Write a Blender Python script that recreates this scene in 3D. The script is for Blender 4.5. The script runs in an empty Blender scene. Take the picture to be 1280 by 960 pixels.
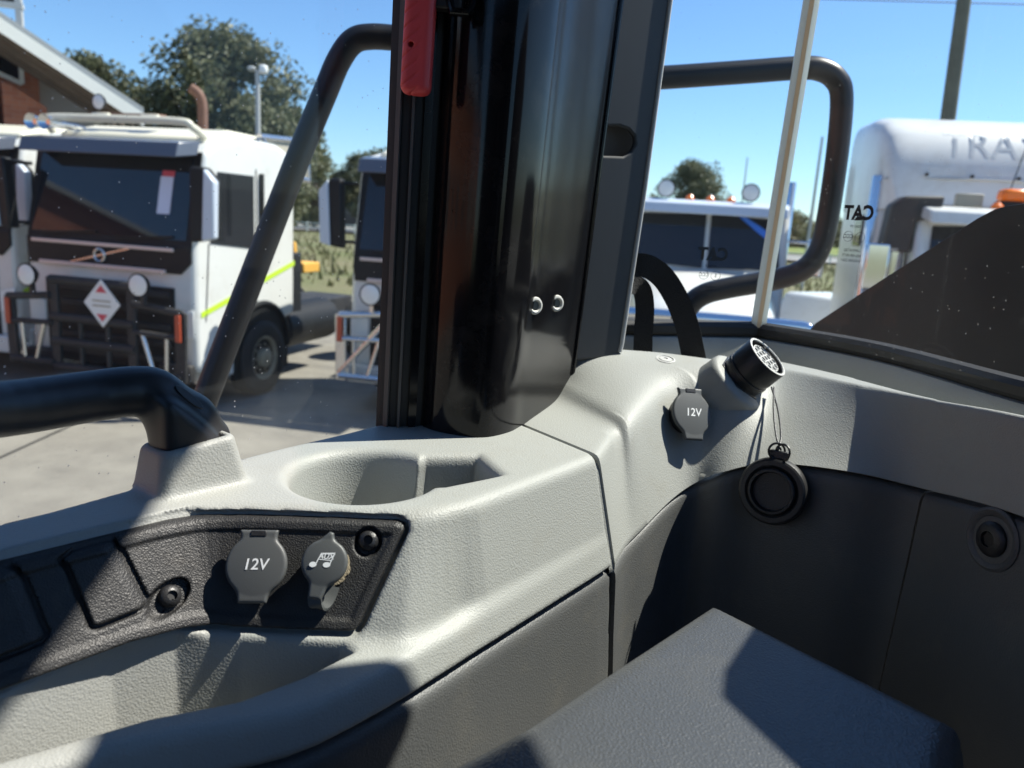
import bpy, bmesh, math, random
import numpy as np
from mathutils import Vector, Matrix
from mathutils.bvhtree import BVHTree

# ------------------------------------------------------------------ camera, sky, sun, exposure
SC = bpy.context.scene
COL = SC.collection
H = 2.6                                   # eye height above the yard, metres
F, CX, CY = 960.0, 640.0, 480.0
PITCH, ROLL = math.radians(12.0), math.radians(3.6)
_fw = np.array([0, math.cos(PITCH), -math.sin(PITCH)])
_u0 = np.array([0, math.sin(PITCH), math.cos(PITCH)])
_r0 = np.array([1.0, 0, 0])
RT = math.cos(ROLL) * _r0 + math.sin(ROLL) * _u0
UP = -math.sin(ROLL) * _r0 + math.cos(ROLL) * _u0
FW = _fw
cam = bpy.data.cameras.new('camera')
cam.sensor_width = 36.0
cam.lens = 36.0 * F / 1280.0
cam.clip_start = 0.02
cam.clip_end = 5000
cam.dof.use_dof = True
cam.dof.focus_distance = 0.54
cam.dof.aperture_fstop = 10.0
camo = bpy.data.objects.new('camera', cam)
COL.objects.link(camo)
camo.matrix_world = Matrix(((RT[0], UP[0], -FW[0], 0), (RT[1], UP[1], -FW[1], 0), (RT[2], UP[2], -FW[2], H), (0, 0, 0, 1)))
SC.camera = camo

SUN_AZ, SUN_EL = math.radians(18.0), math.radians(54.0)      # azimuth from +X towards +Y
to_sun = Vector((math.cos(SUN_AZ) * math.cos(SUN_EL), math.sin(SUN_AZ) * math.cos(SUN_EL), math.sin(SUN_EL)))
world = bpy.data.worlds.new('World')
SC.world = world
world.use_nodes = True
_nt = world.node_tree
_bg = _nt.nodes['Background']
_sky = _nt.nodes.new('ShaderNodeTexSky')
_sky.sky_type = 'NISHITA'
_sky.sun_disc = False
_sky.sun_elevation = SUN_EL
_sky.sun_rotation = math.pi / 2 - SUN_AZ
_sky.air_density = 1.0
_sky.dust_density = 0.1
_sky.ozone_density = 6.0
_tint = _nt.nodes.new('ShaderNodeMix'); _tint.data_type = 'RGBA'; _tint.blend_type = 'MULTIPLY'
_tint.inputs[0].default_value = 1.0; _tint.inputs[7].default_value = (0.86, 1.0, 1.10, 1)
_nt.links.new(_sky.outputs[0], _tint.inputs[6]); _nt.links.new(_tint.outputs[2], _bg.inputs[0])
_bg.inputs[1].default_value = 0.092
sl = bpy.data.lights.new('sun', 'SUN')
sl.energy = 5.0
sl.angle = math.radians(0.53)
sl.color = (1.0, 0.95, 0.86)
slo = bpy.data.objects.new('sun', sl)
COL.objects.link(slo)
slo.rotation_euler = to_sun.to_track_quat('Z', 'Y').to_euler()
SC.view_settings.view_transform = 'Standard'
SC.view_settings.look = 'None'
SC.view_settings.exposure = 0.88
SC.view_settings.gamma = 1.0
SC.cycles.use_denoising = True
SC.cycles.max_bounces = 8
SC.cycles.transparent_max_bounces = 24
SC.cycles.sample_clamp_indirect = 6.0

rng = random.Random(7)

# ------------------------------------------------------------------ helpers: measured points (relative to the eye)
def ray(x, y):
    return RT * (x - CX) / F - UP * (y - CY) / F + FW
def atz(x, y, z):
    d = ray(x, y); return d * (z / d[2])
def aty(x, y, Y):
    d = ray(x, y); return d * (Y / d[1])
def onp(x, y, p, n):
    d = ray(x, y); n = np.array(n, float); return d * (np.dot(n, p) / np.dot(n, d))
def W(p):
    return Vector((p[0], p[1], p[2] + H))

# ------------------------------------------------------------------ helpers: materials
def mat(name, col, rough=0.5, metal=0.0, spec=0.5, bump=None, vary=None, coat=0.0, fine=None, dust=None):
    m = bpy.data.materials.new(name)
    m.use_nodes = True
    nt = m.node_tree
    b = nt.nodes['Principled BSDF']
    b.inputs['Base Color'].default_value = (*col, 1)
    b.inputs['Roughness'].default_value = rough
    b.inputs['Metallic'].default_value = metal
    b.inputs['Specular IOR Level'].default_value = spec
    b.inputs['Coat Weight'].default_value = coat
    b.inputs['Coat Roughness'].default_value = 0.05
    tc = nt.nodes.new('ShaderNodeTexCoord')
    if vary:                               # (scale, amount, second colour)
        n = nt.nodes.new('ShaderNodeTexNoise')
        n.inputs['Scale'].default_value = vary[0]
        n.inputs['Detail'].default_value = 5
        n.inputs['Roughness'].default_value = 0.65
        nt.links.new(tc.outputs['Object'], n.inputs['Vector'])
        r = nt.nodes.new('ShaderNodeMapRange')
        r.inputs[1].default_value = 0.35
        r.inputs[2].default_value = 0.7
        r.inputs[4].default_value = vary[1]
        nt.links.new(n.outputs[0], r.inputs[0])
        x = nt.nodes.new('ShaderNodeMix')
        x.data_type = 'RGBA'
        x.inputs[6].default_value = (*col, 1)
        x.inputs[7].default_value = (*vary[2], 1)
        nt.links.new(r.outputs[0], x.inputs[0])
        nt.links.new(x.outputs[2], b.inputs['Base Color'])
        rr = nt.nodes.new('ShaderNodeMapRange')
        rr.inputs[3].default_value = max(0.02, rough - 0.06)
        rr.inputs[4].default_value = min(1, rough + 0.08)
        nt.links.new(n.outputs[0], rr.inputs[0])
        nt.links.new(rr.outputs[0], b.inputs['Roughness'])
    if dust:                               # (scale, amount, colour): settled dust and scuffs in patches
        n2 = nt.nodes.new('ShaderNodeTexNoise')
        n2.inputs['Scale'].default_value = dust[0]; n2.inputs['Detail'].default_value = 9; n2.inputs['Roughness'].default_value = 0.72; n2.inputs['Distortion'].default_value = 0.4
        nt.links.new(tc.outputs['Object'], n2.inputs['Vector'])
        r2 = nt.nodes.new('ShaderNodeMapRange'); r2.inputs[1].default_value = 0.52; r2.inputs[2].default_value = 0.74; r2.inputs[4].default_value = dust[1]
        nt.links.new(n2.outputs[0], r2.inputs[0])
        x2 = nt.nodes.new('ShaderNodeMix'); x2.data_type = 'RGBA'
        if b.inputs['Base Color'].links:
            nt.links.new(b.inputs['Base Color'].links[0].from_socket, x2.inputs[6])
        else:
            x2.inputs[6].default_value = (*col, 1)
        x2.inputs[7].default_value = (*dust[2], 1)
        nt.links.new(r2.outputs[0], x2.inputs[0]); nt.links.new(x2.outputs[2], b.inputs['Base Color'])
    last = None
    for bp in (bump, fine):
        if not bp:
            continue                       # (kind, scale, strength, distance)
        if bp[0] == 'voronoi':
            t = nt.nodes.new('ShaderNodeTexVoronoi')
            t.feature = 'SMOOTH_F1'
            t.inputs['Scale'].default_value = bp[1]
            out = t.outputs['Distance']
        else:
            t = nt.nodes.new('ShaderNodeTexNoise')
            t.inputs['Scale'].default_value = bp[1]
            t.inputs['Detail'].default_value = 3
            out = t.outputs[0]
        nt.links.new(tc.outputs['Object'], t.inputs['Vector'])
        u = nt.nodes.new('ShaderNodeBump')
        u.inputs['Strength'].default_value = bp[2]
        u.inputs['Distance'].default_value = bp[3]
        nt.links.new(out, u.inputs['Height'])
        if last:
            nt.links.new(last.outputs[0], u.inputs['Normal'])
        last = u
    if last:
        nt.links.new(last.outputs[0], b.inputs['Normal'])
    return m

def glass_mat(name, tint=(0.965, 0.98, 0.975), veil=0.03, specks=0.5, refl=0.5, scale=140.0):
    m = bpy.data.materials.new(name)
    m.use_nodes = True
    nt = m.node_tree
    nt.nodes.clear()
    out = nt.nodes.new('ShaderNodeOutputMaterial')
    tr = nt.nodes.new('ShaderNodeBsdfTransparent'); tr.inputs[0].default_value = (*tint, 1)
    gl = nt.nodes.new('ShaderNodeBsdfGlossy'); gl.inputs['Roughness'].default_value = 0.01
    fr = nt.nodes.new('ShaderNodeFresnel'); fr.inputs[0].default_value = 1.45
    mu = nt.nodes.new('ShaderNodeMath'); mu.operation = 'MULTIPLY'; mu.inputs[1].default_value = refl
    nt.links.new(fr.outputs[0], mu.inputs[0])
    ge = nt.nodes.new('ShaderNodeNewGeometry')          # the inner face of a pane adds no second mirror
    fa = nt.nodes.new('ShaderNodeMath'); fa.operation = 'SUBTRACT'; fa.inputs[0].default_value = 1.0
    nt.links.new(ge.outputs['Backfacing'], fa.inputs[1])
    mf = nt.nodes.new('ShaderNodeMath'); mf.operation = 'MULTIPLY'
    nt.links.new(mu.outputs[0], mf.inputs[0]); nt.links.new(fa.outputs[0], mf.inputs[1])
    mu = mf
    a = nt.nodes.new('ShaderNodeMixShader')
    nt.links.new(mu.outputs[0], a.inputs[0]); nt.links.new(tr.outputs[0], a.inputs[1]); nt.links.new(gl.outputs[0], a.inputs[2])
    # dust film and specks lying on the pane
    df = nt.nodes.new('ShaderNodeBsdfDiffuse'); df.inputs[0].default_value = (0.75, 0.74, 0.7, 1)
    tl = nt.nodes.new('ShaderNodeBsdfTranslucent'); tl.inputs[0].default_value = (0.75, 0.74, 0.7, 1)
    dt = nt.nodes.new('ShaderNodeMixShader'); dt.inputs[0].default_value = 0.5
    nt.links.new(df.outputs[0], dt.inputs[1]); nt.links.new(tl.outputs[0], dt.inputs[2])
    tc = nt.nodes.new('ShaderNodeTexCoord')
    vo = nt.nodes.new('ShaderNodeTexVoronoi'); vo.inputs['Scale'].default_value = scale
    nt.links.new(tc.outputs['Object'], vo.inputs['Vector'])
    r1 = nt.nodes.new('ShaderNodeMapRange'); r1.inputs[1].default_value = 0.25; r1.inputs[2].default_value = 0.12
    nt.links.new(vo.outputs['Distance'], r1.inputs[0])
    sep = nt.nodes.new('ShaderNodeSeparateColor'); nt.links.new(vo.outputs['Color'], sep.inputs[0])
    gt = nt.nodes.new('ShaderNodeMath'); gt.operation = 'GREATER_THAN'; gt.inputs[1].default_value = 0.90
    nt.links.new(sep.outputs[0], gt.inputs[0])
    mm = nt.nodes.new('ShaderNodeMath'); mm.operation = 'MULTIPLY'
    nt.links.new(r1.outputs[0], mm.inputs[0]); nt.links.new(gt.outputs[0], mm.inputs[1])
    m2 = nt.nodes.new('ShaderNodeMath'); m2.operation = 'MULTIPLY'; m2.inputs[1].default_value = specks
    nt.links.new(mm.outputs[0], m2.inputs[0])
    no = nt.nodes.new('ShaderNodeTexNoise'); no.inputs['Scale'].default_value = 9; no.inputs['Detail'].default_value = 6
    nt.links.new(tc.outputs['Object'], no.inputs['Vector'])
    r2 = nt.nodes.new('ShaderNodeMapRange'); r2.inputs[1].default_value = 0.3; r2.inputs[2].default_value = 0.75
    r2.inputs[3].default_value = veil * 0.5; r2.inputs[4].default_value = veil * 1.5
    nt.links.new(no.outputs[0], r2.inputs[0])
    ad = nt.nodes.new('ShaderNodeMath'); ad.operation = 'ADD'; ad.use_clamp = True
    nt.links.new(m2.outputs[0], ad.inputs[0]); nt.links.new(r2.outputs[0], ad.inputs[1])
    f = nt.nodes.new('ShaderNodeMixShader')
    af = nt.nodes.new('ShaderNodeMath'); af.operation = 'MULTIPLY'
    nt.links.new(ad.outputs[0], af.inputs[0]); nt.links.new(fa.outputs[0], af.inputs[1])
    nt.links.new(af.outputs[0], f.inputs[0]); nt.links.new(a.outputs[0], f.inputs[1]); nt.links.new(dt.outputs[0], f.inputs[2])
    nt.links.new(f.outputs[0], out.inputs[0])
    return m

M = {}
M['grey'] = mat('light_grey_plastic', (0.315, 0.323, 0.303), 0.54, bump=('voronoi', 900, 0.42, 0.0006), vary=(6, 0.3, (0.285, 0.295, 0.272)), dust=(16, 0.35, (0.25, 0.235, 0.195)))
M['dark'] = mat('charcoal_plastic', (0.085, 0.088, 0.088), 0.5, bump=('voronoi', 900, 0.42, 0.0006), vary=(14, 0.35, (0.105, 0.105, 0.10)), dust=(22, 0.35, (0.15, 0.14, 0.115)))
M['panel'] = mat('black_grained_plastic', (0.019, 0.019, 0.0195), 0.50, bump=('voronoi', 1300, 0.6, 0.0006), vary=(20, 0.35, (0.028, 0.027, 0.025)), dust=(40, 0.4, (0.07, 0.062, 0.048)))
M['cap'] = mat('dark_grey_rubber', (0.075, 0.08, 0.08), 0.48, bump=('noise', 1500, 0.15, 0.0004))
M['mold'] = mat('black_moulded_plastic', (0.02, 0.02, 0.021), 0.42, bump=('voronoi', 900, 0.3, 0.0005))
M['pad'] = mat('charcoal_leatherette', (0.06, 0.064, 0.068), 0.36, spec=0.6, bump=('voronoi', 820, 0.5, 0.0007), fine=('noise', 60, 0.1, 0.002), dust=(18, 0.3, (0.11, 0.105, 0.09)))
M['bar'] = mat('black_bar_paint', (0.022, 0.0215, 0.022), 0.42, bump=('noise', 700, 0.12, 0.0004))
M['gloss'] = mat('gloss_black_paint', (0.006, 0.006, 0.007), 0.11, spec=0.27, bump=('noise', 14, 0.05, 0.002), fine=('noise', 1400, 0.02, 0.0004), dust=(30, 0.10, (0.12, 0.11, 0.095)))
M['matblack'] = mat('matt_black_plate', (0.013, 0.0135, 0.014), 0.6, bump=('noise', 900, 0.15, 0.0004))
M['rubber'] = mat('black_rubber', (0.012, 0.012, 0.012), 0.6)
M['strip'] = mat('grey_rubber_lip', (0.06, 0.06, 0.058), 0.5)
M['plate'] = mat('painted_slate_plate', (0.045, 0.048, 0.052), 0.5, bump=('noise', 1100, 0.12, 0.0004), vary=(30, 0.2, (0.055, 0.057, 0.06)))
M['red'] = mat('red_plastic', (0.68, 0.065, 0.07), 0.45, bump=('noise', 900, 0.2, 0.0004))
M['rivet'] = mat('rivet_metal', (0.62, 0.61, 0.56), 0.5, metal=0.1)
M['rivet_core'] = mat('rivet_core', (0.12, 0.12, 0.10), 0.5)
M['white_print'] = mat('white_print', (0.8, 0.82, 0.82), 0.5)
M['black_print'] = mat('black_print', (0.01, 0.01, 0.012), 0.6)
M['strap'] = mat('black_webbing', (0.012, 0.012, 0.013), 0.85, bump=('voronoi', 900, 0.8, 0.001))
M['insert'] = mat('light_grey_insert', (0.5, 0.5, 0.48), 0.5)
M['socket_dark'] = mat('socket_dark', (0.01, 0.01, 0.012), 0.5)
M['glass'] = glass_mat('window_glass', veil=0.024, specks=0.5, scale=330.0)
M['glass_r'] = glass_mat('window_glass_dusty', veil=0.014, specks=0.14, refl=0.25, scale=260.0)
def lit_through(name, col, share):
    m = mat(name, col, 0.25)
    nt = m.node_tree; out = nt.nodes['Material Output']; bs = nt.nodes['Principled BSDF']
    t = nt.nodes.new('ShaderNodeBsdfTranslucent'); t.inputs[0].default_value = (*col, 1)
    x = nt.nodes.new('ShaderNodeMixShader'); x.inputs[0].default_value = share
    nt.links.new(bs.outputs[0], x.inputs[1]); nt.links.new(t.outputs[0], x.inputs[2]); nt.links.new(x.outputs[0], out.inputs[0])
    return m
M['edge'] = lit_through('polished_glass_edge', (0.78, 0.66, 0.50), 0.5)
M['edge2'] = lit_through('glass_edge_bevel', (0.80, 0.84, 0.82), 0.6)
M['dust'] = mat('tan_dust', (0.30, 0.25, 0.17), 0.9, bump=('noise', 900, 0.8, 0.001))

# ------------------------------------------------------------------ helpers: objects
def tag(o, label=None, cat=None, group=None, kind=None):
    if label: o['label'] = label
    if cat: o['category'] = cat
    if group: o['group'] = group
    if kind: o['kind'] = kind
    return o

def empty(name, loc, label=None, cat=None, group=None, rz=0.0):
    o = bpy.data.objects.new(name, None)
    COL.objects.link(o)
    o.empty_display_size = 0.05
    o.location = loc
    o.rotation_euler = (0, 0, rz)
    return tag(o, label, cat, group)

def link_mesh(name, me, m, parent=None, world_space=False, angle=35, bevel=0, seg=2):
    me.materials.append(m)
    for p in me.polygons:
        p.use_smooth = True
    if angle is not None:
        me.set_sharp_from_angle(angle=math.radians(angle))
    o = bpy.data.objects.new(name, me)
    COL.objects.link(o)
    if parent is not None:
        o.parent = parent
        if world_space:
            o.matrix_parent_inverse = (Matrix.Translation(parent.location) @ parent.rotation_euler.to_matrix().to_4x4()).inverted()
    if bevel:
        b = o.modifiers.new('bevel', 'BEVEL')
        b.width = bevel; b.segments = seg; b.limit_method = 'ANGLE'; b.angle_limit = math.radians(30)
        b.harden_normals = False
    return o

class MB:
    """collects shapes in one mesh"""
    def __init__(s): s.v = []; s.f = []
    def add(s, vs, fs):
        n = len(s.v)
        s.v += [tuple(map(float, v)) for v in vs]
        s.f += [tuple(i + n for i in f) for f in fs]
        return s
    def box(s, c, d, rot=None):
        vs = []
        for sx in (-1, 1):
            for sy in (-1, 1):
                for sz in (-1, 1):
                    p = Vector((sx * d[0] / 2, sy * d[1] / 2, sz * d[2] / 2))
                    if rot is not None: p = rot @ p
                    vs.append(p + Vector(c))
        return s.add(vs, [(0, 1, 3, 2), (4, 6, 7, 5), (0, 4, 5, 1), (2, 3, 7, 6), (0, 2, 6, 4), (1, 5, 7, 3)])
    def bar(s, a, b, w, h, up=(0, 0, 1)):
        a = Vector(a); b = Vector(b); d = b - a
        z = d.normalized(); u = Vector(up)
        if abs(z.dot(u)) > 0.98: u = Vector((0, 1, 0))
        x = u.cross(z).normalized(); y = z.cross(x)
        R = Matrix((x, y, z)).transposed()
        return s.box((a + b) / 2, (w, h, d.length), R)
    def prism(s, base, off):
        """closed polygon of 3D points pushed along off (vector or list of end points)"""
        n = len(base)
        top = off if isinstance(off, list) else [Vector(p) + Vector(off) for p in base]
        vs = list(base) + list(top)
        fs = [tuple(reversed(range(n))), tuple(range(n, 2 * n))]
        fs += [(i, (i + 1) % n, n + (i + 1) % n, n + i) for i in range(n)]
        return s.add(vs, fs)
    def tube(s, pts, r, n=12, cap=True):
        pts = [Vector(p) for p in pts]
        rs = r if isinstance(r, (list, tuple)) else [r] * len(pts)
        vs = []; fs = []
        prev = None
        for i, p in enumerate(pts):
            t = (pts[min(i + 1, len(pts) - 1)] - pts[max(i - 1, 0)]).normalized()
            if prev is None:
                u = Vector((0, 0, 1)) if abs(t.z) < 0.9 else Vector((1, 0, 0))
                x = u.cross(t).normalized()
            else:
                x = (prev - t * prev.dot(t)).normalized()
            prev = x
            y = t.cross(x)
            for k in range(n):
                a = 2 * math.pi * k / n
                vs.append(p + (x * math.cos(a) + y * math.sin(a)) * rs[i])
        for i in range(len(pts) - 1):
            for k in range(n):
                fs.append((i * n + k, i * n + (k + 1) % n, (i + 1) * n + (k + 1) % n, (i + 1) * n + k))
        if cap:
            fs.append(tuple(reversed(range(n))))
            fs.append(tuple(range((len(pts) - 1) * n, len(pts) * n)))
        return s.add(vs, fs)
    def lathe(s, o, ax, prof, n=32, ref=None, ring=False):
        """prof = [(radius, height along ax)...]"""
        o = Vector(o); z = Vector(ax).normalized()
        u = Vector(ref) if ref is not None else (Vector((0, 0, 1)) if abs(z.z) < 0.9 else Vector((1, 0, 0)))
        x = (u - z * u.dot(z)).normalized(); y = z.cross(x)
        vs = []; fs = []
        for r, h in prof:
            for k in range(n):
                a = 2 * math.pi * k / n
                vs.append(o + z * h + (x * math.cos(a) + y * math.sin(a)) * max(r, 1e-5))
        for i in range(len(prof) - 1):
            for k in range(n):
                fs.append((i * n + k, i * n + (k + 1) % n, (i + 1) * n + (k + 1) % n, (i + 1) * n + k))
        m_ = (len(prof) - 1) * n
        if ring:
            for k in range(n):
                fs.append((m_ + k, m_ + (k + 1) % n, (k + 1) % n, k))
        else:
            fs.append(tuple(reversed(range(n))))
            fs.append(tuple(range(m_, len(prof) * n)))
        return s.add(vs, fs)
    def grid(s, P):
        """P array (a, b, 3)"""
        a, b = P.shape[:2]
        return s.add(P.reshape(-1, 3), [(i * b + j, i * b + j + 1, (i + 1) * b + j + 1, (i + 1) * b + j) for i in range(a - 1) for j in range(b - 1)])
    def mesh(s, name):
        me = bpy.data.meshes.new(name)
        me.from_pydata(s.v, [], s.f)
        bm = bmesh.new(); bm.from_mesh(me)
        bmesh.ops.recalc_face_normals(bm, faces=bm.faces)
        bm.to_mesh(me); bm.free()
        me.update()
        return me
    def build(s, name, m, parent=None, world_space=False, angle=35, bevel=0, seg=2):
        return link_mesh(name, s.mesh(name), m, parent, world_space, angle, bevel, seg)

def bez(pts, n=12):
    """smooth Catmull-Rom through points"""
    P = [np.array(p, float) for p in pts]
    P = [2 * P[0] - P[1]] + P + [2 * P[-1] - P[-2]]
    out = []
    for i in range(1, len(P) - 2):
        for k in range(n):
            t = k / n
            out.append(0.5 * ((2 * P[i]) + (-P[i - 1] + P[i + 1]) * t + (2 * P[i - 1] - 5 * P[i] + 4 * P[i + 1] - P[i + 2]) * t * t
                              + (-P[i - 1] + 3 * P[i] - 3 * P[i + 1] + P[i + 2]) * t ** 3))
    out.append(P[-2])
    return out

def text_mesh(txt, size, frame, name, m, parent, mirror=False, bold=0.0, world_space=True, thick=0.0, shear=0.0):
    """frame = (origin, right, up, normal) in world space"""
    cu = bpy.data.curves.new(name, 'FONT')
    cu.body = txt; cu.size = size; cu.align_x = 'CENTER'; cu.align_y = 'CENTER'
    cu.offset = bold; cu.extrude = thick; cu.shear = shear
    cu.resolution_u = 3
    ob = bpy.data.objects.new('tmp_text', cu)
    me = bpy.data.meshes.new_from_object(ob)
    bpy.data.objects.remove(ob)
    o, r, u, nn = [Vector(v) for v in frame]
    for v in me.vertices:
        x = -v.co.x if mirror else v.co.x
        v.co = o + r * x + u * v.co.y + nn * v.co.z
    return link_mesh(name, me, m, parent, world_space, angle=None)

# ------------------------------------------------------------------ helpers: moulded shapes (distance fields meshed with surface nets)
def smax(a, b, k):
    h = np.clip(0.5 - 0.5 * (a - b) / k, 0, 1)
    return a * (1 - h) + b * h + k * h * (1 - h)
def smin(a, b, k):
    return -smax(-a, -b, k)
def sstep(a, b, x):
    t = np.clip((x - a) / (b - a), 0, 1); return t * t * (3 - 2 * t)
def polysd(x, y, P):
    """signed distance to a closed polygon, negative inside"""
    d = np.full(np.broadcast(x, y).shape, 1e9)
    s = np.ones(d.shape)
    n = len(P)
    for i in range(n):
        ax, ay = P[i]; bx, by = P[i - 1]
        ex, ey = bx - ax, by - ay
        wx, wy = x - ax, y - ay
        t = np.clip((wx * ex + wy * ey) / (ex * ex + ey * ey), 0, 1)
        dx, dy = wx - ex * t, wy - ey * t
        d = np.minimum(d, dx * dx + dy * dy)
        c1 = y >= ay; c2 = y < by; c3 = ex * wy > ey * wx
        s = np.where((c1 & c2 & c3) | (~c1 & ~c2 & ~c3), -s, s)
    return s * np.sqrt(d)
def capsule(x, y, z, a, b, r):
    a = np.array(a, float); b = np.array(b, float); e = b - a
    t = np.clip(((x - a[0]) * e[0] + (y - a[1]) * e[1] + (z - a[2]) * e[2]) / (e @ e), 0, 1)
    return np.sqrt((x - a[0] - e[0] * t) ** 2 + (y - a[1] - e[1] * t) ** 2 + (z - a[2] - e[2] * t) ** 2) - r

def surface_net(f, lo, hi, h, name, xform=None):
    n = [max(3, int(math.ceil((hi[i] - lo[i]) / h)) + 1) for i in range(3)]
    ax = [lo[i] + h * np.arange(n[i]) for i in range(3)]
    V = f(ax[0][:, None, None], ax[1][None, :, None], ax[2][None, None, :])
    V = np.broadcast_to(V, n).astype(np.float32)
    S = V < 0
    c = S[:-1, :-1, :-1]
    anyc = c.copy(); allc = c.copy()
    for dx in (0, 1):
        for dy in (0, 1):
            for dz in (0, 1):
                q = S[dx:n[0] - 1 + dx, dy:n[1] - 1 + dy, dz:n[2] - 1 + dz]
                anyc |= q; allc &= q
    act = anyc & ~allc
    idx = -np.ones(act.shape, np.int64)
    I, J, K = np.nonzero(act)
    idx[I, J, K] = np.arange(len(I))
    acc = np.zeros((len(I), 3)); cnt = np.zeros(len(I))
    corners = [(a, b, c2) for a in (0, 1) for b in (0, 1) for c2 in (0, 1)]
    for a in corners:
        for axis in range(3):
            if a[axis]: continue
            b = list(a); b[axis] = 1
            va = V[I + a[0], J + a[1], K + a[2]].astype(float); vb = V[I + b[0], J + b[1], K + b[2]].astype(float)
            mk = (va < 0) != (vb < 0)
            t = np.where(mk, va / np.where(mk, va - vb, 1), 0)
            p = np.stack([np.full(len(I), float(a[0])), np.full(len(I), float(a[1])), np.full(len(I), float(a[2]))], 1)
            p[:, axis] = t
            acc += p * mk[:, None]; cnt += mk
    P = (np.stack([I, J, K], 1) + acc / np.maximum(cnt, 1)[:, None]) * h + np.array(lo)
    faces = []
    for axis in range(3):
        o1, o2 = [(1, 2), (2, 0), (0, 1)][axis]
        sl0 = [slice(None)] * 3; sl1 = [slice(None)] * 3
        sl0[axis] = slice(0, -1); sl1[axis] = slice(1, None)
        A = S[tuple(sl0)]; B = S[tuple(sl1)]
        E = np.nonzero(A != B)
        e = np.stack(E, 1)
        ok = (e[:, o1] > 0) & (e[:, o2] > 0) & (e[:, o1] < n[o1] - 1) & (e[:, o2] < n[o2] - 1)
        e = e[ok]
        flip = A[tuple(e.T)]
        def cid(d1, d2):
            q = e.copy(); q[:, o1] -= d1; q[:, o2] -= d2
            return idx[q[:, 0], q[:, 1], q[:, 2]]
        q = np.stack([cid(1, 1), cid(0, 1), cid(0, 0), cid(1, 0)], 1)
        q[~flip] = q[~flip][:, ::-1]
        faces.append(q)
    Q = np.concatenate(faces)
    # settle the vertices on the surface
    eps = h * 0.2
    for it in range(2):
        x, y, z = P[:, 0], P[:, 1], P[:, 2]
        v = f(x, y, z)
        g = np.stack([f(x + eps, y, z) - f(x - eps, y, z), f(x, y + eps, z) - f(x, y - eps, z), f(x, y, z + eps) - f(x, y, z - eps)], 1) / (2 * eps)
        g2 = np.maximum((g * g).sum(1), 0.2)
        st = -(v / g2)[:, None] * g
        L = np.linalg.norm(st, axis=1, keepdims=True)
        P = P + st * np.minimum(1, 0.5 * h / np.maximum(L, 1e-9))
    if xform is not None:
        P = xform(P)
    else:
        P = P + np.array([0, 0, H])
    me = bpy.data.meshes.new(name)
    me.vertices.add(len(P)); me.vertices.foreach_set('co', P.astype(np.float32).ravel())
    me.loops.add(Q.size); me.loops.foreach_set('vertex_index', Q.astype(np.int32).ravel())
    me.polygons.add(len(Q)); me.polygons.foreach_set('loop_start', (np.arange(len(Q)) * 4).astype(np.int32))
    me.update(calc_edges=True); me.validate()
    return me

def hit(o, px, py):
    """point and normal where the sight line through this spot of the photograph meets a finished part"""
    me = o.data
    if 'bvh' not in hit.__dict__: hit.bvh = {}
    if me.name not in hit.bvh:
        hit.bvh[me.name] = BVHTree.FromPolygons([v.co for v in me.vertices], [tuple(p.vertices) for p in me.polygons])
    d = Vector(ray(px, py)).normalized()
    p, n, i, dist = hit.bvh[me.name].ray_cast(Vector((0, 0, H)), d)
    if p is None: raise RuntimeError(f'no hit {o.name} {px} {py}')
    if n.dot(d) > 0: n = -n
    return p, n
def frame_at(p, n, roll=0.0):
    """right, up, normal on a surface"""
    n = n.normalized()
    r = Vector((0, 0, 1)).cross(n).normalized(); u = n.cross(r)
    if roll:
        r, u = r * math.cos(roll) + u * math.sin(roll), u * math.cos(roll) - r * math.sin(roll)
    return p, r, u, n

# ================================================================== THE CAB WE SIT IN
# ---- left console body (light grey moulding)
TOPZ = -0.17
UPPER = [(-0.43, 0.106), (-0.200, 0.380), (-0.179, 0.4045), (-0.167, 0.4128), (-0.150, 0.4168), (-0.118, 0.4190), (-0.068, 0.4230), (-0.052, 0.4255), (-0.039, 0.4305), (-0.026, 0.4400), (-0.014, 0.4515),
         (0.067, 0.558), (0.085, 0.585), (0.03, 0.72), (-0.095, 0.640), (-0.109, 0.608), (-0.185, 0.505), (-0.262, 0.376), (-0.50, 0.06)]
LOWER = [(-0.43, 0.03), (-0.300, 0.165), (-0.235, 0.232), (-0.175, 0.279), (-0.140, 0.297), (-0.112, 0.308), (-0.088, 0.321), (-0.064, 0.3465), (-0.037, 0.3805), (0.0255, 0.4680), (0.0895, 0.5560), (0.100, 0.585), (0.03, 0.66), (-0.1, 0.56), (-0.3, 0.30), (-0.48, 0.08)]
def ease(P, n=2):
    for _ in range(n):
        Q = []
        for i in range(len(P)):
            a, b_ = P[i], P[(i + 1) % len(P)]
            Q += [(a[0] * .75 + b_[0] * .25, a[1] * .75 + b_[1] * .25), (a[0] * .25 + b_[0] * .75, a[1] * .25 + b_[1] * .75)]
        P = Q
    return P
UPPER = ease(UPPER, 1); LOWER = ease(LOWER, 1)
POCKET = [(-0.40, 0.13), (-0.232, 0.297), (-0.196, 0.352), (-0.172, 0.3735), (-0.140, 0.3815), (-0.085, 0.3835), (-0.077, 0.3785), (-0.097, 0.353), (-0.122, 0.330), (-0.158, 0.313), (-0.215, 0.272), (-0.40, 0.09)]
NOTCH = [(-0.085, 0.500), (-0.060, 0.534), (-0.0215, 0.544), (-0.003, 0.503), (-0.018, 0.490), (-0.040, 0.472), (-0.085, 0.46)]
BOOT_C = np.array([-0.1935, 0.4485]); _bd = np.array([0.66, 0.75]); _bd = _bd / np.linalg.norm(_bd); _bn = np.array([_bd[1], -_bd[0]])

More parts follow.
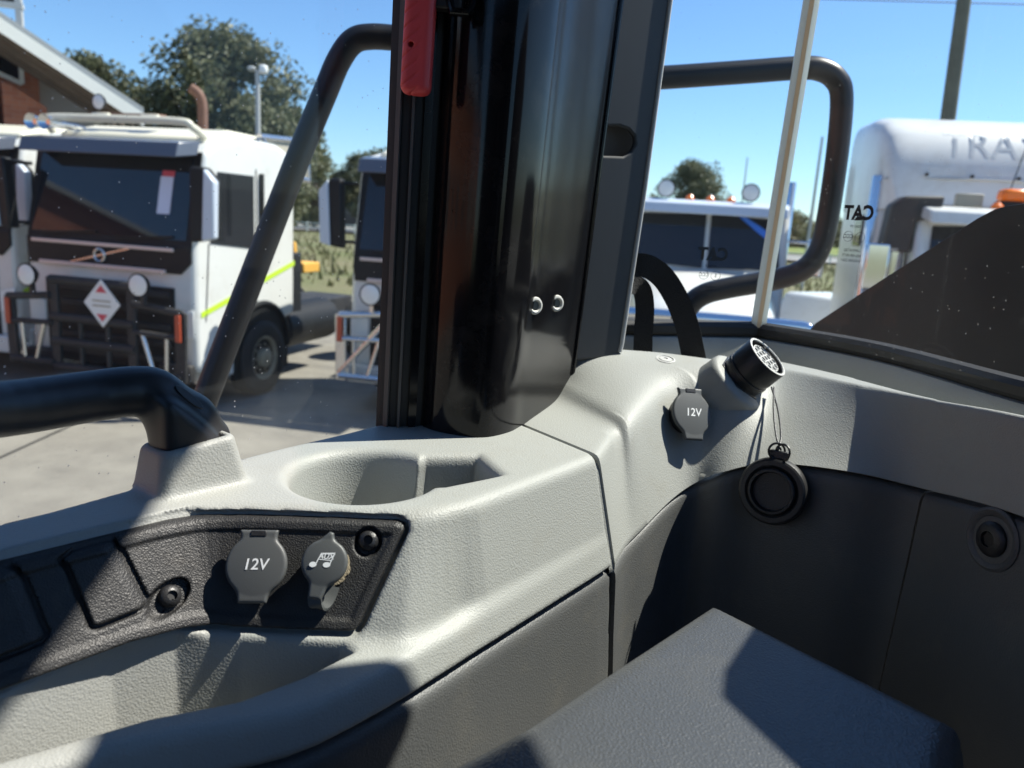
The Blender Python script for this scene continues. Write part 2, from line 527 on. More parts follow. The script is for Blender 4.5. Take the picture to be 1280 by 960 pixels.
def f_upper(x, y, z):
    tilt = 0.58 - 0.36 * sstep(-0.055, -0.02, x)
    return (polysd(x, y, UPPER) - tilt * np.maximum(TOPZ - z, -0.01)) / np.sqrt(1 + tilt * tilt)
def f_boot(x, y, z):
    u = (x - BOOT_C[0]) * _bd[0] + (y - BOOT_C[1]) * _bd[1]
    v = (x - BOOT_C[0]) * _bn[0] + (y - BOOT_C[1]) * _bn[1]
    g = np.clip((z - TOPZ) / 0.029, -0.6, 1.4)
    hu = 0.0285 - 0.0055 * g; hv = 0.021 - 0.004 * g
    du = np.abs(u + 0.001 * g) - hu; dv = np.abs(v) - hv
    r = 0.007
    box = np.sqrt(np.maximum(du + r, 0) ** 2 + np.maximum(dv + r, 0) ** 2) - r + np.minimum(np.maximum(du + r, dv + r), 0)
    slope = 0.10 * u + 0.05 * v
    b = smax(box, z - (TOPZ + 0.0285) - slope, 0.004)
    hole = np.maximum(np.maximum(du + 0.0055, dv + 0.005), -(z - (TOPZ + 0.018)))
    return smax(b, -hole, 0.002)
def f_seam(x, y, z, off=0.0):
    return (x - 0.067) * 0.806 + (y - 0.558) * 0.592 - 0.12 * np.maximum(TOPZ - z, 0) + off
def f_outline(x, z):
    P = OUTL
    return polysd(x, z, P)
def onface(px, py):
    """march along the sight line to the sloping face of the console"""
    d = ray(px, py); d = d / np.linalg.norm(d)
    t = 0.2
    for _ in range(200):
        q = d * t
        s = float(f_upper(np.array([q[0]]), np.array([q[1]]), np.array([q[2]]))[0])
        if abs(s) < 1e-5: break
        t += s * 0.6
    return q
OUTL = [(onface(*q_)[0], onface(*q_)[2]) for q_ in ((-150, 741), (0, 706), (120, 676), (200, 656), (240, 649), (280, 647), (330, 647), (420, 650), (496, 653), (505, 657), (506, 664), (470, 740), (451, 782), (445, 790), (436, 792.5), (360, 790), (290, 787), (258, 786), (228, 790), (160, 808), (0, 868), (-150, 926))]
def f_console(x, y, z):
    up = smax(f_upper(x, y, z), z - TOPZ, 0.0085)
    lw = smax(polysd(x, y, LOWER) + 0.30 * np.maximum(z + 0.2555, 0), z + 0.2345, 0.0065)
    d = smin(up, lw, 0.008)
    d = smin(d, f_boot(x, y, z), 0.005)
    # cup holder with its handle notch
    rr = np.sqrt((x + 0.0945) ** 2 + ((y - 0.4865) * 0.93) ** 2)
    cup = smax(rr - (0.0485 + 0.10 * np.minimum(z - TOPZ, 0)), -(z - TOPZ + 0.085), 0.006)
    notch = smax(polysd(x, y, NOTCH) + 0.002, -(z - TOPZ + 0.045), 0.004)
    d = smax(d, -smin(cup, notch, 0.0008), 0.009)
    # pocket under the socket panel
    pk = smax(polysd(x, y, POCKET) - 0.10 * np.minimum(z + 0.232, 0.0), -(z + 0.305), 0.01)
    d = smax(d, -np.maximum(pk, z + 0.2215), 0.004)
    # recess for the socket panel
    rec = np.maximum(f_outline(x, z) - 0.0022, -(f_upper(x, y, z) + 0.0065))
    rec = np.maximum(rec, y - 0.5)
    d = smax(d, -rec, 0.0018)
    d = smax(d, np.minimum(-(z + 0.2555), polysd(x, y, LOWER) + 0.0065), 0.0035)
    d = np.maximum(d, -(z + 0.325))
    d = smax(d, f_seam(x, y, z), 0.0025)
    return d

console = empty('side_console', W((-0.16, 0.45, -0.30)), 'light grey moulded console with cup holder and storage pocket under the left window', 'console')
con_me = surface_net(f_console, (-0.445, 0.06, -0.330), (0.105, 0.665, -0.130), 0.0021, 'console_body')
con = link_mesh('console_body', con_me, M['grey'], console, True, angle=None)
con['label'] = 'light grey textured upper moulding with cup holder, pocket and handle boot'

# lower charcoal cladding of the console
LOWC = LOWER
def f_clad(x, y, z):
    d = polysd(x, y, LOWC) + 0.0008 - 0.10 * np.clip(-0.259 - z, 0, 1)
    d = smax(d, z + 0.2590, 0.009)
    d = smax(d, -(z + 0.50), 0.003)
    d = np.maximum(d, -(polysd(x, y, LOWC) + 0.009))
    return smax(d, f_seam(x, y, np.minimum(z, -0.25) * 0 - 0.25, -0.0030), 0.003)
me = surface_net(f_clad, (-0.445, 0.02, -0.515), (0.12, 0.66, -0.25), 0.0036, 'lower_panel')
clad = link_mesh('lower_panel', me, M['dark'], console, True, angle=None)

# ---- black socket panel let into the console
panel = None
def f_panel(x, y, z):
    sh = np.maximum(f_upper(x, y, z) + 0.0012, -(f_upper(x, y, z) + 0.0062))
    o = f_outline(x, z)
    rim = 0.0012 * (1 - sstep(0.0015, 0.004, np.abs(o + 0.0035)))
    d = smax(sh - rim, o + 0.0004, 0.0022)
    for (bx, bz) in PBOLT:
        r = np.sqrt((x - bx) ** 2 + (z - bz) ** 2)
        d = smax(d, -(np.maximum(r - 0.0078, -(f_upper(x, y, z) + 0.0050))), 0.0012)
    for P in PLATES:
        g = polysd(x, z, P)
        d = smax(d, -np.maximum(np.abs(g - 0.0009) - 0.00095, -(f_upper(x, y, z) + 0.0032)), 0.0010)
        d = np.where(g < 0, d - 0.0014 * sstep(0, 0.0018, -g), d)
    return np.maximum(d, y - 0.5)
PBOLT = [(onface(*p)[0], onface(*p)[2]) for p in ((206, 752), (459, 679))]
PLATES = []
for pts in (((78, 699), (84, 694), (132, 680), (138, 682), (176, 757), (174, 764), (119, 786), (112, 784)), ((-70, 735), (-10, 713), (14, 716), (48, 800), (44, 806), (-30, 835))):
    PLATES.append([(onface(*p)[0], onface(*p)[2]) for p in pts])
me = surface_net(f_panel, (-0.30, 0.22, -0.25), (-0.045, 0.44, -0.166), 0.00095, 'socket_panel')
panel = link_mesh('socket_panel', me, M['panel'], console, True, angle=None)
panel['label'] = 'black grained panel bent into the console face, with two blank plates'

def button_bolt(name, p, n, r, parent, m, sink=0.0):
    b = MB()
    p = p - n * sink
    b.lathe(p, n, [(r * 1.0, -0.003), (r, 0.0008), (r * 0.93, 0.0020), (r * 0.75, 0.0031), (r * 0.45, 0.0037), (r * 0.44, 0.0014), (0.0001, 0.0014)], 28)
    o = b.build(name, m, parent, True)
    _, rr, uu, nn = frame_at(p, n)
    s = MB()                                  # six-lobed drive inside the hollow
    prof = [p + (rr * math.cos(a) + uu * math.sin(a)) * r * (0.40 + 0.10 * math.cos(6 * a)) + nn * 0.0015 for a in [2 * math.pi * k / 48 for k in range(48)]]
    s.prism(prof, nn * 0.0004)
    d = s.build('drive', M['rubber'], o)
    return o
for i, (px, py) in enumerate(((206, 752), (459, 679))):
    p, n = hit(panel, px + 9, py + 9)
    p = W(onface(px, py))
    p = p + Vector((0, 0.0034 / max(0.4, -n.y), 0))
    button_bolt('bolt', p, n, 0.0060, console, M['mold'], 0.0)

# ---- socket covers
def disc_cover(name, p, n, roll, parent, r, tabs, thick, m):
    """tabs = polygons in the cover's own plane"""
    o, rr, uu, nn = frame_at(p, n, roll)
    def f(x, y, z):
        d = np.sqrt(x * x + y * y) - r
        for T in tabs:
            d = smin(d, polysd(x, y, T), 0.0025)
        dome = 0.0010 * np.clip(1 - (x * x + y * y) / (r * r), 0, 1)
        return smax(d, np.abs(z) - thick / 2 - dome, 0.0019)
    A = np.array([rr, uu, nn]); O = np.array(o)
    me = surface_net(f, (-r * 1.75, -r * 1.95, -thick), (r * 1.75, r * 1.7, thick * 1.2), 0.0006, name, xform=lambda P: P @ A + O)
    return link_mesh(name, me, m, parent, True, angle=None), (o, rr, uu, nn)

def twelve_volt(px, py, surf, scale, label, parent, roll, nadj=None, stand=0.008):
    p, n = hit(surf, px, py)
    if nadj is not None: n = Vector(nadj).normalized()
    t = empty('power_socket', p, label, 'power socket', 'round covered power sockets')
    s = scale
    b = MB()
    b.lathe(p, n, [(0.0135 * s, -0.012), (0.0135 * s, stand - 0.0015), (0.012 * s, stand - 0.0012)], 40)
    b.build('socket_body', M['mold'], t, True)
    q = p + n * stand
    top = [(-0.0092 * s, 0.012 * s), (-0.0105 * s, 0.0193 * s), (0.0105 * s, 0.0193 * s), (0.0095 * s, 0.012 * s)]
    bot = [(-0.0095 * s, -0.012 * s), (-0.0080 * s, -0.0205 * s), (0.0072 * s, -0.0205 * s), (0.0088 * s, -0.012 * s)]
    c, fr = disc_cover('lid', q, n, roll, t, 0.0167 * s, [top, bot], 0.0042, M['cap'])
    o, r_, u_, n_ = fr
    h = MB()
    h.box(o + u_ * 0.0172 * s + n_ * 0.0016, (0.0085 * s, 0.0032 * s, 0.0022), Matrix((r_, u_, n_)).transposed())
    h.build('hinge', M['mold'], t, True, bevel=0.0004)
    text_mesh('12V', 0.0085 * s, (o + n_ * 0.00326, r_, u_, n_), 'lettering', M['white_print'], c, bold=0.0001, shear=0.12)
    return t, fr
def ring_dust(p, n, r, parent):
    b = MB()
    rr = random.Random(3)
    _, x, y, nn = frame_at(p, n)
    N = 60
    pr = []
    for k in range(N):
        a = 2 * math.pi * k / N
        w = 0.0006 + 0.0022 * max(0, math.cos(a + 0.5)) * rr.uniform(0.4, 1.1)
        pr.append((a, w))
    vs = []; fs = []
    for a, w in pr:
        d = x * math.cos(a) + y * math.sin(a)
        vs += [p + d * (r - 0.002) + nn * 0.0004, p + d * r + nn * 0.0009, p + d * (r + w) + nn * 0.0003, p + d * (r + w) - nn * 0.001]
    for k in range(N):
        j = (k + 1) % N
        for q in range(3):
            fs.append((k * 4 + q, j * 4 + q, j * 4 + q + 1, k * 4 + q + 1))
    b.add(vs, fs)
    o = b.build('dust', M['dust'], parent, True)
    return o

PN = None
_q = onface(400, 715); _e = 1e-4
PN = Vector([float(f_upper(*[np.array([_q[j] + (_e if j == i else 0)]) for j in range(3)])[0] - f_upper(*[np.array([_q[j] - (_e if j == i else 0)]) for j in range(3)])[0]) for i in range(3)]).normalized()
twelve_volt(325, 708, panel, 1.0, 'round 12V socket cover on the black panel left of the music-note cover', None, 0.02, PN, 0.0085)
# auxiliary audio socket with its rubber lid and looped tail
p, n = hit(panel, 409, 705)
n = Vector(PN)
aux = empty('audio_socket', p, 'small round rubber cover with white music note and AUX on the black panel', 'audio socket')
b = MB(); b.lathe(p, n, [(0.0108, -0.008), (0.0108, 0.0075), (0.0095, 0.0078)], 36)
b.build('socket_body', M['mold'], aux, True)
ring_dust(p + n * 0.0006, n, 0.0108, aux)
q = p + n * 0.0100
tabtop = [(-0.004, 0.0095), (-0.0025, 0.0140), (0.0005, 0.0172), (0.0028, 0.0165), (0.0040, 0.0100)]
tabbot = [(-0.0066, -0.008), (-0.0062, -0.020), (0.0012, -0.0205), (0.0048, -0.0085)]
c, fr = disc_cover('lid', q, n, -0.06, aux, 0.0128, [tabtop, tabbot], 0.0040, M['cap'])
o, r_, u_, n_ = fr
path = [(-0.0026, -0.0185, 0.0), (-0.0016, -0.0225, -0.0008), (0.0004, -0.0240, -0.0036), (0.0026, -0.0220, -0.0066), (0.0042, -0.0175, -0.0084), (0.0052, -0.0120, -0.0092)]
P = bez([o + r_ * a + u_ * b2 + n_ * c2 for a, b2, c2 in path], 6)
b = MB(); vs = []; fs = []
for i, pt in enumerate(P):
    pt = Vector(pt); t = (Vector(P[min(i + 1, len(P) - 1)]) - Vector(P[max(i - 1, 0)])).normalized()
    w = (r_ * 0.92 + u_ * -0.1).normalized(); w = (w - t * w.dot(t)).normalized(); k = t.cross(w)
    hw = 0.0037
    for sx, sz in ((-hw, -0.0008), (hw, -0.0008), (hw, 0.0008), (-hw, 0.0008)):
        vs.append(pt + w * sx + k * sz)
for i in range(len(P) - 1):
    for k in range(4):
        fs.append((i * 4 + k, i * 4 + (k + 1) % 4, i * 4 + 4 + (k + 1) % 4, i * 4 + 4 + k))
b.add(vs, fs)
b.build('tail', M['cap'], aux, True)
# music note: two heads, two stems, a deep beam holding the letters
nz = 0.00318
def on_lid(a, b2): return o + r_ * a + u_ * b2 + n_ * nz
k = MB()
def flat(pts): k.add([on_lid(*q2) for q2 in pts], [tuple(range(len(pts)))])
def ell(cx, cy, a, b2, ro): return [(cx + a * math.cos(t) * math.cos(ro) - b2 * math.sin(t) * math.sin(ro), cy + a * math.cos(t) * math.sin(ro) + b2 * math.sin(t) * math.cos(ro)) for t in [2 * math.pi * i / 24 for i in range(24)]]
S1 = 0.0128 / 30.0      # one photograph pixel on this lid
flat(ell(-13.5 * S1, -4.2 * S1, 4.8 * S1, 3.4 * S1, 0.15))
flat(ell(4.0 * S1, -3.2 * S1, 4.8 * S1, 3.4 * S1, 0.15))
flat([(-10.6 * S1, -3 * S1), (-9.2 * S1, -3 * S1), (-4.2 * S1, 10.5 * S1), (-5.6 * S1, 10.5 * S1)])
flat([(7.2 * S1, -2 * S1), (8.6 * S1, -2 * S1), (13 * S1, 12 * S1), (11.6 * S1, 12 * S1)])
flat([(-5.8 * S1, 9.2 * S1), (-5.3 * S1, 11.2 * S1), (13.2 * S1, 13.0 * S1), (12.6 * S1, 11.0 * S1)])
flat([(-8.4 * S1, 2.6 * S1), (-8.0 * S1, 3.6 * S1), (10.2 * S1, 3.0 * S1), (9.9 * S1, 2.0 * S1)])
k.build('music_note', M['white_print'], c, True, angle=None)
text_mesh('AUX', 0.0040, (o + r_ * 1.8 * S1 + u_ * 6.9 * S1 + n_ * nz, (r_ + u_ * 0.02).normalized(), u_, n_), 'lettering', M['white_print'], c, bold=0.0001, shear=0.25)

# ---- grab handle rising out of the console boot
grab = empty('grab_handle', W((BOOT_C[0], BOOT_C[1], TOPZ)), 'thick black grab bar with moulded end standing in the light grey console boot', 'grab handle')
gp = [aty(*q) for q in ((-130, 517, 0.330), (0, 511.5, 0.383), (110, 496, 0.425), (165, 489, 0.440))]
elb = [aty(*q) for q in ((188, 492, 0.446), (206, 507, 0.449), (218, 530, 0.449), (226, 560, 0.449))]
far = [aty(*q) for q in ((196, 494, 0.449), (240, 520, 0.462), (263, 545, 0.468))]
BARC = bez(gp + elb, 4)
def f_grab(x, y, z):
    d = None
    for i in range(len(BARC) - 1):
        c_ = capsule(x, y, z, BARC[i], BARC[i + 1], 0.0148)
        d = c_ if d is None else np.minimum(d, c_)
    for i in range(2):
        d = smin(d, capsule(x, y, z, far[i], far[i + 1], 0.0118), 0.010)
    # the moulded block that fills the corner down to the boot
    u = (x - BOOT_C[0]) * _bd[0] + (y - BOOT_C[1]) * _bd[1]
    v = (x - BOOT_C[0]) * _bn[0] + (y - BOOT_C[1]) * _bn[1]
    w = z - TOPZ
    blk = smax(np.abs(v) - (0.0125), np.abs(u - 0.001) - 0.0205, 0.008)
    blk = smax(blk, w - (0.056 - 1.0 * (u + 0.012)), 0.012)
    blk = smax(blk, w - 0.062, 0.01)
    blk = smax(blk, -(w - 0.012), 0.004)
    return smin(d, blk, 0.008)
me = surface_net(f_grab, (-0.315, 0.27, -0.165), (-0.145, 0.50, -0.075), 0.0018, 'grab_bar')
gb = link_mesh('grab_bar', me, M['bar'], grab, True, angle=None)
try:
    p, n = hit(gb, 236, 497)
    b = MB(); _, r_, u_, n_ = frame_at(p, n)
    t = (W(far[2]) - W(far[0])).normalized()
    t = (t - n * t.dot(n)).normalized(); s_ = n.cross(t)
    prof = [p + t * (0.011 * math.cos(a)) + s_ * (0.0032 * math.sin(a)) for a in [2 * math.pi * i / 28 for i in range(28)]]
    b.prism([q - n * 0.003 for q in prof], n * 0.0038)
    b.build('plug', M['mold'], grab, True, bevel=0.0003)
except RuntimeError as e_:
    print(e_)

# ---- corner moulding (light grey) between the pillar and the right window
cols = [
    [(0.0115, 0.6385, -0.17), (0.0695, 0.5598, -0.17), (0.0885, 0.5545, -0.2555)],
    [tuple(atz(674, 495, -.1615)), tuple(atz(771, 538, -.1660)), tuple(atz(783, 682, -.2515))],
    [tuple(atz(692, 470, -.1455)), tuple(atz(792, 517, -.1545)), tuple(atz(802, 662, -.246))],
    [tuple(atz(714, 437, -.121)), tuple(atz(836, 474, -.136)), tuple(atz(840, 624, -.232))],
    [tuple(atz(780, 433, -.117)), tuple(atz(878, 463, -.1295)), tuple(atz(870, 603, -.220))],
    [tuple(atz(884, 442, -.122)), tuple(atz(920, 463, -.130)), tuple(atz(905, 589, -.2050))],
    [tuple(atz(955, 448, -.128)), tuple(atz(975, 461, -.128)), tuple(atz(960, 578, -.192))],
    [tuple(atz(1046, 467, -.124)), tuple(atz(1060, 478, -.124)), tuple(atz(1060, 589, -.184))],
    [tuple(atz(1152, 494, -.1175)), tuple(atz(1155, 498, -.118)), tuple(atz(1155, 611, -.185))],
    [tuple(atz(1278, 517, -.1077)), tuple(atz(1280, 521, -.108)), tuple(atz(1280, 646, -.173))],
    [(0.398, 0.372, -.1005), (0.390, 0.370, -.101), (0.386, 0.350, -.170)],
    [(0.425, 0.22, -.096), (0.417, 0.22, -.096), (0.412, 0.20, -.165)],
]
NU = 16
rowsA, rowsB, rowsD = [np.array(bez([c_[k] for c_ in cols], NU)) for k in range(3)]
nc = len(rowsA)
def smooth_line(pts, rad):
    """densely sampled line with its corners eased"""
    P = np.array(pts); seg = np.linalg.norm(np.diff(P, axis=0), axis=1); L = np.concatenate([[0], np.cumsum(seg)])
    N = 64; s = np.linspace(0, L[-1], N)
    Q = np.stack([np.interp(s, L, P[:, i]) for i in range(3)], 1)
    ds = L[-1] / N; k = max(1, int(rad / ds)); kk = np.exp(-0.5 * (np.arange(-3 * k, 3 * k + 1) / k) ** 2); kk /= kk.sum()
    pad = 3 * k
    E = np.concatenate([2 * Q[0] - Q[pad:0:-1], Q, 2 * Q[-1] - Q[-2:-pad - 2:-1]])
    return np.stack([np.convolve(E[:, i], kk, 'valid') for i in range(3)], 1)
G = np.zeros((nc, 64 + 4, 3))
for i in range(nc):
    a_, b_, d_ = rowsA[i], rowsB[i], rowsD[i]
    t = i / NU
    out = (a_ - b_); out[2] = 0; out = out / max(1e-6, np.linalg.norm(out))
    k_ = 1 - sstep(3.0, 4.2, t)
    dn = (a_ - b_); dn = dn / np.linalg.norm(dn)
    back = (a_ + out * 0.012 + np.array([0, 0, -0.012])) * (1 - k_) + (a_ + dn * 0.07 + np.array([0, 0, -0.010])) * k_
    rad = 0.0045 + 0.010 * max(0, min(1, t / 2.0)) * max(0, min(1, (6.2 - t) / 1.6)) 
    mid = (b_ + d_) / 2
    bulge = 0.0015 * math.sin(min(1, t / 3) * math.pi / 2)
    nrm = np.array([0.2, -0.9, 0.2]) * bulge
    ln = smooth_line([back, a_, b_, mid + nrm, d_], rad)
    wall = d_ + np.array(out) * 0.004 + np.array([0, 0, -0.0015])
    wall2 = d_ + np.array(out) * 0.03 + np.array([0, 0, -0.002])
    edge = ln[-1] + (ln[-1] - ln[-2]) * 0.2 + out * 0.0008
    deep = back + out * 0.006 + np.array([0, 0, -0.05])
    G[i] = np.concatenate([[deep], ln, [edge, wall, wall2]])
# the raised seat of the round connector
CON_B = atz(925, 477, -.1365)
_v = ray(925, 479); _v = _v / np.linalg.norm(_v)
CON_A = 0.87 * (0.78 * RT + 0.63 * UP) - 0.50 * _v
CON_A = CON_A / np.linalg.norm(CON_A)
corner = empty('corner_console', W((0.20, 0.72, -0.30)), 'light grey moulded corner console under the right windows with charcoal lower panels', 'console')
foot = CON_B - CON_A * 0.012                            # the moulding swells towards the connector seat
rr_ = np.sqrt((G[:, :, 0] - foot[0]) ** 2 + (G[:, :, 2] - foot[2]) ** 2)
sw = 0.016 * np.exp(-(rr_ / 0.036) ** 2); sw[:, :3] = 0; sw[:, -3:] = 0
G[:, :, 1] -= sw; G[:, :, 0] += 0.3 * sw
sn = np.array([0.806, 0.592, 0])                       # turn the end of the moulding in under the joint
e1_ = G[0] - (rowsB[0] - rowsD[0]) * 0; e1_ = G[0] + np.array([0, 0, -0.006]); e2_ = e1_ - sn * 0.005
G = np.concatenate([e2_[None], e1_[None], G])
b = MB(); b.grid(G + np.array([0, 0, H]))
trim = b.build('corner_moulding', M['grey'], corner, True, angle=50)
_o = W(CON_B - CON_A * 0.006); _ax = Vector(CON_A)
b = MB(); b.lathe(_o, _ax, [(0.0375, -0.030), (0.0350, -0.016), (0.0338, -0.006), (0.0334, 0.002), (0.0326, 0.0052), (0.0308, 0.0070), (0.0285, 0.0076), (0.001, 0.0076)], 64)
b.build('connector_boss', M['grey'], corner, True, angle=60)

# charcoal lower panels, following the lower edge of the moulding
def wall_strip(i0, i1, name, gap0, gap1, right):
    D = rowsD[i0:i1 + 1].copy()
    n = len(D)
    T = np.gradient(D, axis=0); T[:, 2] = 0; T /= np.linalg.norm(T, axis=1, keepdims=True)
    N = np.stack([-T[:, 1], T[:, 0], np.zeros(n)], 1)                # points away from the cab
    D[0] += T[0] * gap0; D[-1] -= T[-1] * gap1
    prof = [(0.022, -0.0035), (0.004, -0.0035), (0.0012, -0.0048), (-0.0008, -0.0085), (-0.0015, -0.014), (-0.004, -0.06), (-0.010, -0.14), (-0.022, -0.34), (0.02, -0.345)]
    P = np.stack([np.stack([D[i] + N[i] * a_ + np.array([0, 0, z_]) for a_, z_ in prof]) for i in range(n)])
    b = MB(); b.grid(P + np.array([0, 0, H]))
    for e in (0, n - 1):                                             # returns at the joints
        q = P[e] + np.array([0, 0, H]); q2 = q + N[e] * 0.03
        b.add(np.concatenate([q, q2]), [(j, j + 1, len(q) + j + 1, len(q) + j) for j in range(len(q) - 1)])
    return b.build(name, M['dark'], corner, True, angle=40)
SPL = 8 * NU
lp = wall_strip(0, SPL, 'lower_panel', 0.001, 0.0010, False)
rp = wall_strip(SPL, nc - 1, 'lower_panel', 0.0010, 0, True)
p, n = hit(rp, 1240, 674)
b = MB(); b.lathe(p, n, [(0.0225, -0.002), (0.0225, 0.0006), (0.0205, 0.0016), (0.0185, 0.0010), (0.0165, -0.0004), (0.0160, -0.0010)], 40)
b.build('bolt_cup', M['dark'], corner, True)
button_bolt('bolt', p, n, 0.0125, corner, M['mold'], -0.0005)
# countersunk screw on top of the moulding
try:
    p, n = hit(trim, 832, 449)
    b = MB(); b.lathe(p, n, [(0.0095, -0.004), (0.0095, 0.0004), (0.0080, 0.0007), (0.0074, -0.0003), (0.0060, -0.0004), (0.0058, 0.0006), (0.0022, 0.0010), (0.0020, 0.0001)], 30)
    b.build('screw', M['insert'], corner, True)
except RuntimeError as e_:
    print(e_)

# 12V socket on the corner moulding
p, n = hit(trim, 854, 521)
twelve_volt(854, 521, trim, 1.22, 'round 12V socket cover on the light grey corner moulding below the connector', None, -0.10, (n + Vector((0.14, -0.10, 0.02))), 0.0135)

# ---- round multi-pin connector
cp = W(CON_B - CON_A * 0.00184 + np.array([0, 0.00552, 0])); ca = Vector(CON_A)
conn = empty('diagnostic_connector', cp, 'black round multi-pin connector with light grey honeycomb face on the corner moulding', 'connector')
b = MB()
_, r_, u_, n_ = frame_at(cp, ca)
hexa = [cp - ca * 0.00368 + (r_ * math.cos(a) + u_ * math.sin(a)) * 0.02622 for a in [math.pi / 3 * k + 0.25 for k in range(6)]]
b.prism(hexa, ca * 0.01012)
b.build('flange_nut', M['mold'], conn, True, bevel=0.00074)
b = MB(); b.lathe(cp, ca, [(0.02162, 0.00368), (0.02162, 0.01196), (0.023, 0.0127), (0.023, 0.01518), (0.02162, 0.01582), (0.02162, 0.0184), (0.02263, 0.01877), (0.02263, 0.0368), (0.02208, 0.0379), (0.02042, 0.0379), (0.01987, 0.03698), (0.01987, 0.03036), (0.00092, 0.03036)], 56)
b.build('shell', M['mold'], conn, True, angle=30)
b = MB(); b.lathe(cp, ca, [(0.02236, 0.03781), (0.02236, 0.03846), (0.02042, 0.03864), (0.02015, 0.03754)], 56, ring=True)
b.build('rim', M['insert'], conn, True)
b = MB(); b.lathe(cp, ca, [(0.01582, 0.03036), (0.01582, 0.03386), (0.00092, 0.03386)], 48)
b.build('face', M['socket_dark'], conn, True)
holes = [(0, 0)] + [(0.00681 * math.cos(a), 0.00681 * math.sin(a)) for a in [math.pi / 3 * k for k in range(6)]] + [(0.01242 * math.cos(a), 0.01242 * math.sin(a)) for a in [2 * math.pi / 10 * k + 0.2 for k in range(10)]]
for hx, hy in holes:
    b = MB(); c_ = cp + r_ * hx + u_ * hy
    b.lathe(c_, ca, [(0.00377, 0.03358), (0.00377, 0.03606), (0.0035, 0.03643), (0.00267, 0.03643), (0.00248, 0.03588), (0.00248, 0.03367)], 16, ring=True)
    b.build('pin_socket', M['insert'], conn, True)
b = MB(); b.lathe(cp, ca, [(0.01582, 0.03312), (0.01582, 0.03634), (0.015, 0.03662), (0.01472, 0.03588), (0.01472, 0.0333)], 48, ring=True)
b.build('insert_ring', M['insert'], conn, True)
for sgn in (0.6, 2.6, 4.4):
    b = MB(); d_ = r_ * math.cos(sgn) + u_ * math.sin(sgn); b.box(cp + d_ * 0.01858 + ca * 0.03542, (0.00322, 0.00322, 0.00368), Matrix((d_, ca.cross(d_), ca)).transposed())
    b.build('key', M['mold'], conn, True)

# ---- its dust cap hanging on a doubled cord
capc = atz(970, 610, -.2445)
dp, dn = hit(lp, 970, 612)
dn = Vector((dn.x, dn.y, dn.z + 0.10)).normalized()
dcap = empty('dust_cap', dp, 'black round dust cap hanging on a doubled cord below the connector', 'dust cap')
c0 = dp + dn * 0.003
b = MB(); b.lathe(c0, dn, [(0.0265, 0.0), (0.0285, 0.002), (0.0290, 0.009), (0.0278, 0.0125), (0.0262, 0.0135), (0.0225, 0.0135), (0.0205, 0.0120), (0.0200, 0.0115), (0.0196, 0.0150), (0.0186, 0.0160), (0.0172, 0.0160), (0.0165, 0.0150), (0.0160, 0.0100), (0.001, 0.0095)], 64)
cb = b.build('cap_body', M['mold'], dcap, True, angle=30)
_, r_, u_, n_ = frame_at(c0, dn)
for k in range(40):
    a = 2 * math.pi * k / 40
    d_ = r_ * math.cos(a) + u_ * math.sin(a)
    if k == 0:
        b = MB(); b.box((0, 0, 0), (0.0016, 0.0016, 0.008)); kme = b.mesh('knurl'); kme.materials.append(M['mold'])
    kk = bpy.data.objects.new('knurl', kme); COL.objects.link(kk); kk.parent = dcap
    kk.matrix_parent_inverse = Matrix.Translation(dcap.location).inverted()
    kk.matrix_world = Matrix.Translation(c0 + d_ * 0.0290 + n_ * 0.0058) @ Matrix((d_, n_.cross(d_), n_)).transposed().to_4x4()
b = MB()
eye = c0 + u_ * 0.0295 + n_ * 0.007
b.box(eye + u_ * 0.002, (0.016, 0.007, 0.006), Matrix((r_, u_, n_)).transposed())
b.build('lug', M['mold'], dcap, True, bevel=0.001)
top = W(aty(966, 484, 0.715))
eyel = eye + u_ * 0.0065 + n_ * 0.003
for sx, bow in ((-0.0012, 0.003), (0.0012, -0.001)):
    mid1 = top * 0.6 + eyel * 0.4 + Vector(RT) * (0.000 + bow) + n_ * 0.002
    mid2 = top * 0.2 + eyel * 0.8 + Vector(RT) * (0.000 + bow) + n_ * 0.002
    b = MB(); b.tube(bez([top + Vector(RT) * sx, mid1, mid2, eyel + Vector(RT) * sx], 10), 0.0009, 8)
    b.build('cord', M['mold'], dcap, True)
for off, tl in ((0.003, 0.4), (-0.002, -0.5)):
    ring = []
    for k in range(25):
        a = 2 * math.pi * k / 24
        ring.append(eye + u_ * (0.005 + 0.0068 * math.sin(a)) + (r_ * math.cos(tl) + n_ * math.sin(tl)) * 0.0068 * math.cos(a) + r_ * off + n_ * 0.003)
    b = MB(); b.tube(ring, 0.0010, 8, cap=False)
    b.build('cord_loop', M['mold'], dcap, True)

# ---- window sill trim behind the corner moulding and the rubber seal of the right windows
SL = [np.array(q) for q in ((-0.02, 0.79, -0.10), (0.06, 0.822, -0.10), (0.122, 0.836, -0.10), (0.265, 0.880, -0.10), (0.290, 0.870, -0.10), (0.366, 0.767, -0.10), (0.403, 0.599, -0.10), (0.45, 0.41, -0.10), (0.50, 0.20, -0.10), (0.56, -0.10, -0.10))]
SLp = np.array(bez(SL, 8))
T = np.gradient(SLp, axis=0); T /= np.linalg.norm(T, axis=1, keepdims=True)
NO = np.stack([-T[:, 1], T[:, 0], np.zeros(len(T))], 1)              # outwards
prof = [(0.02, -0.014), (-0.002, -0.014), (-0.0075, -0.0155), (-0.0105, -0.020), (-0.012, -0.030), (-0.014, -0.046), (-0.022, -0.052), (-0.16, -0.054)]
wsh = np.where(SLp[:, 0] < 0.285, np.clip((SLp[:, 0] - 0.05) * 0.8, 0.0, 0.10), np.clip((SLp[:, 1] - 0.55) * 0.28, 0.012, 0.06))
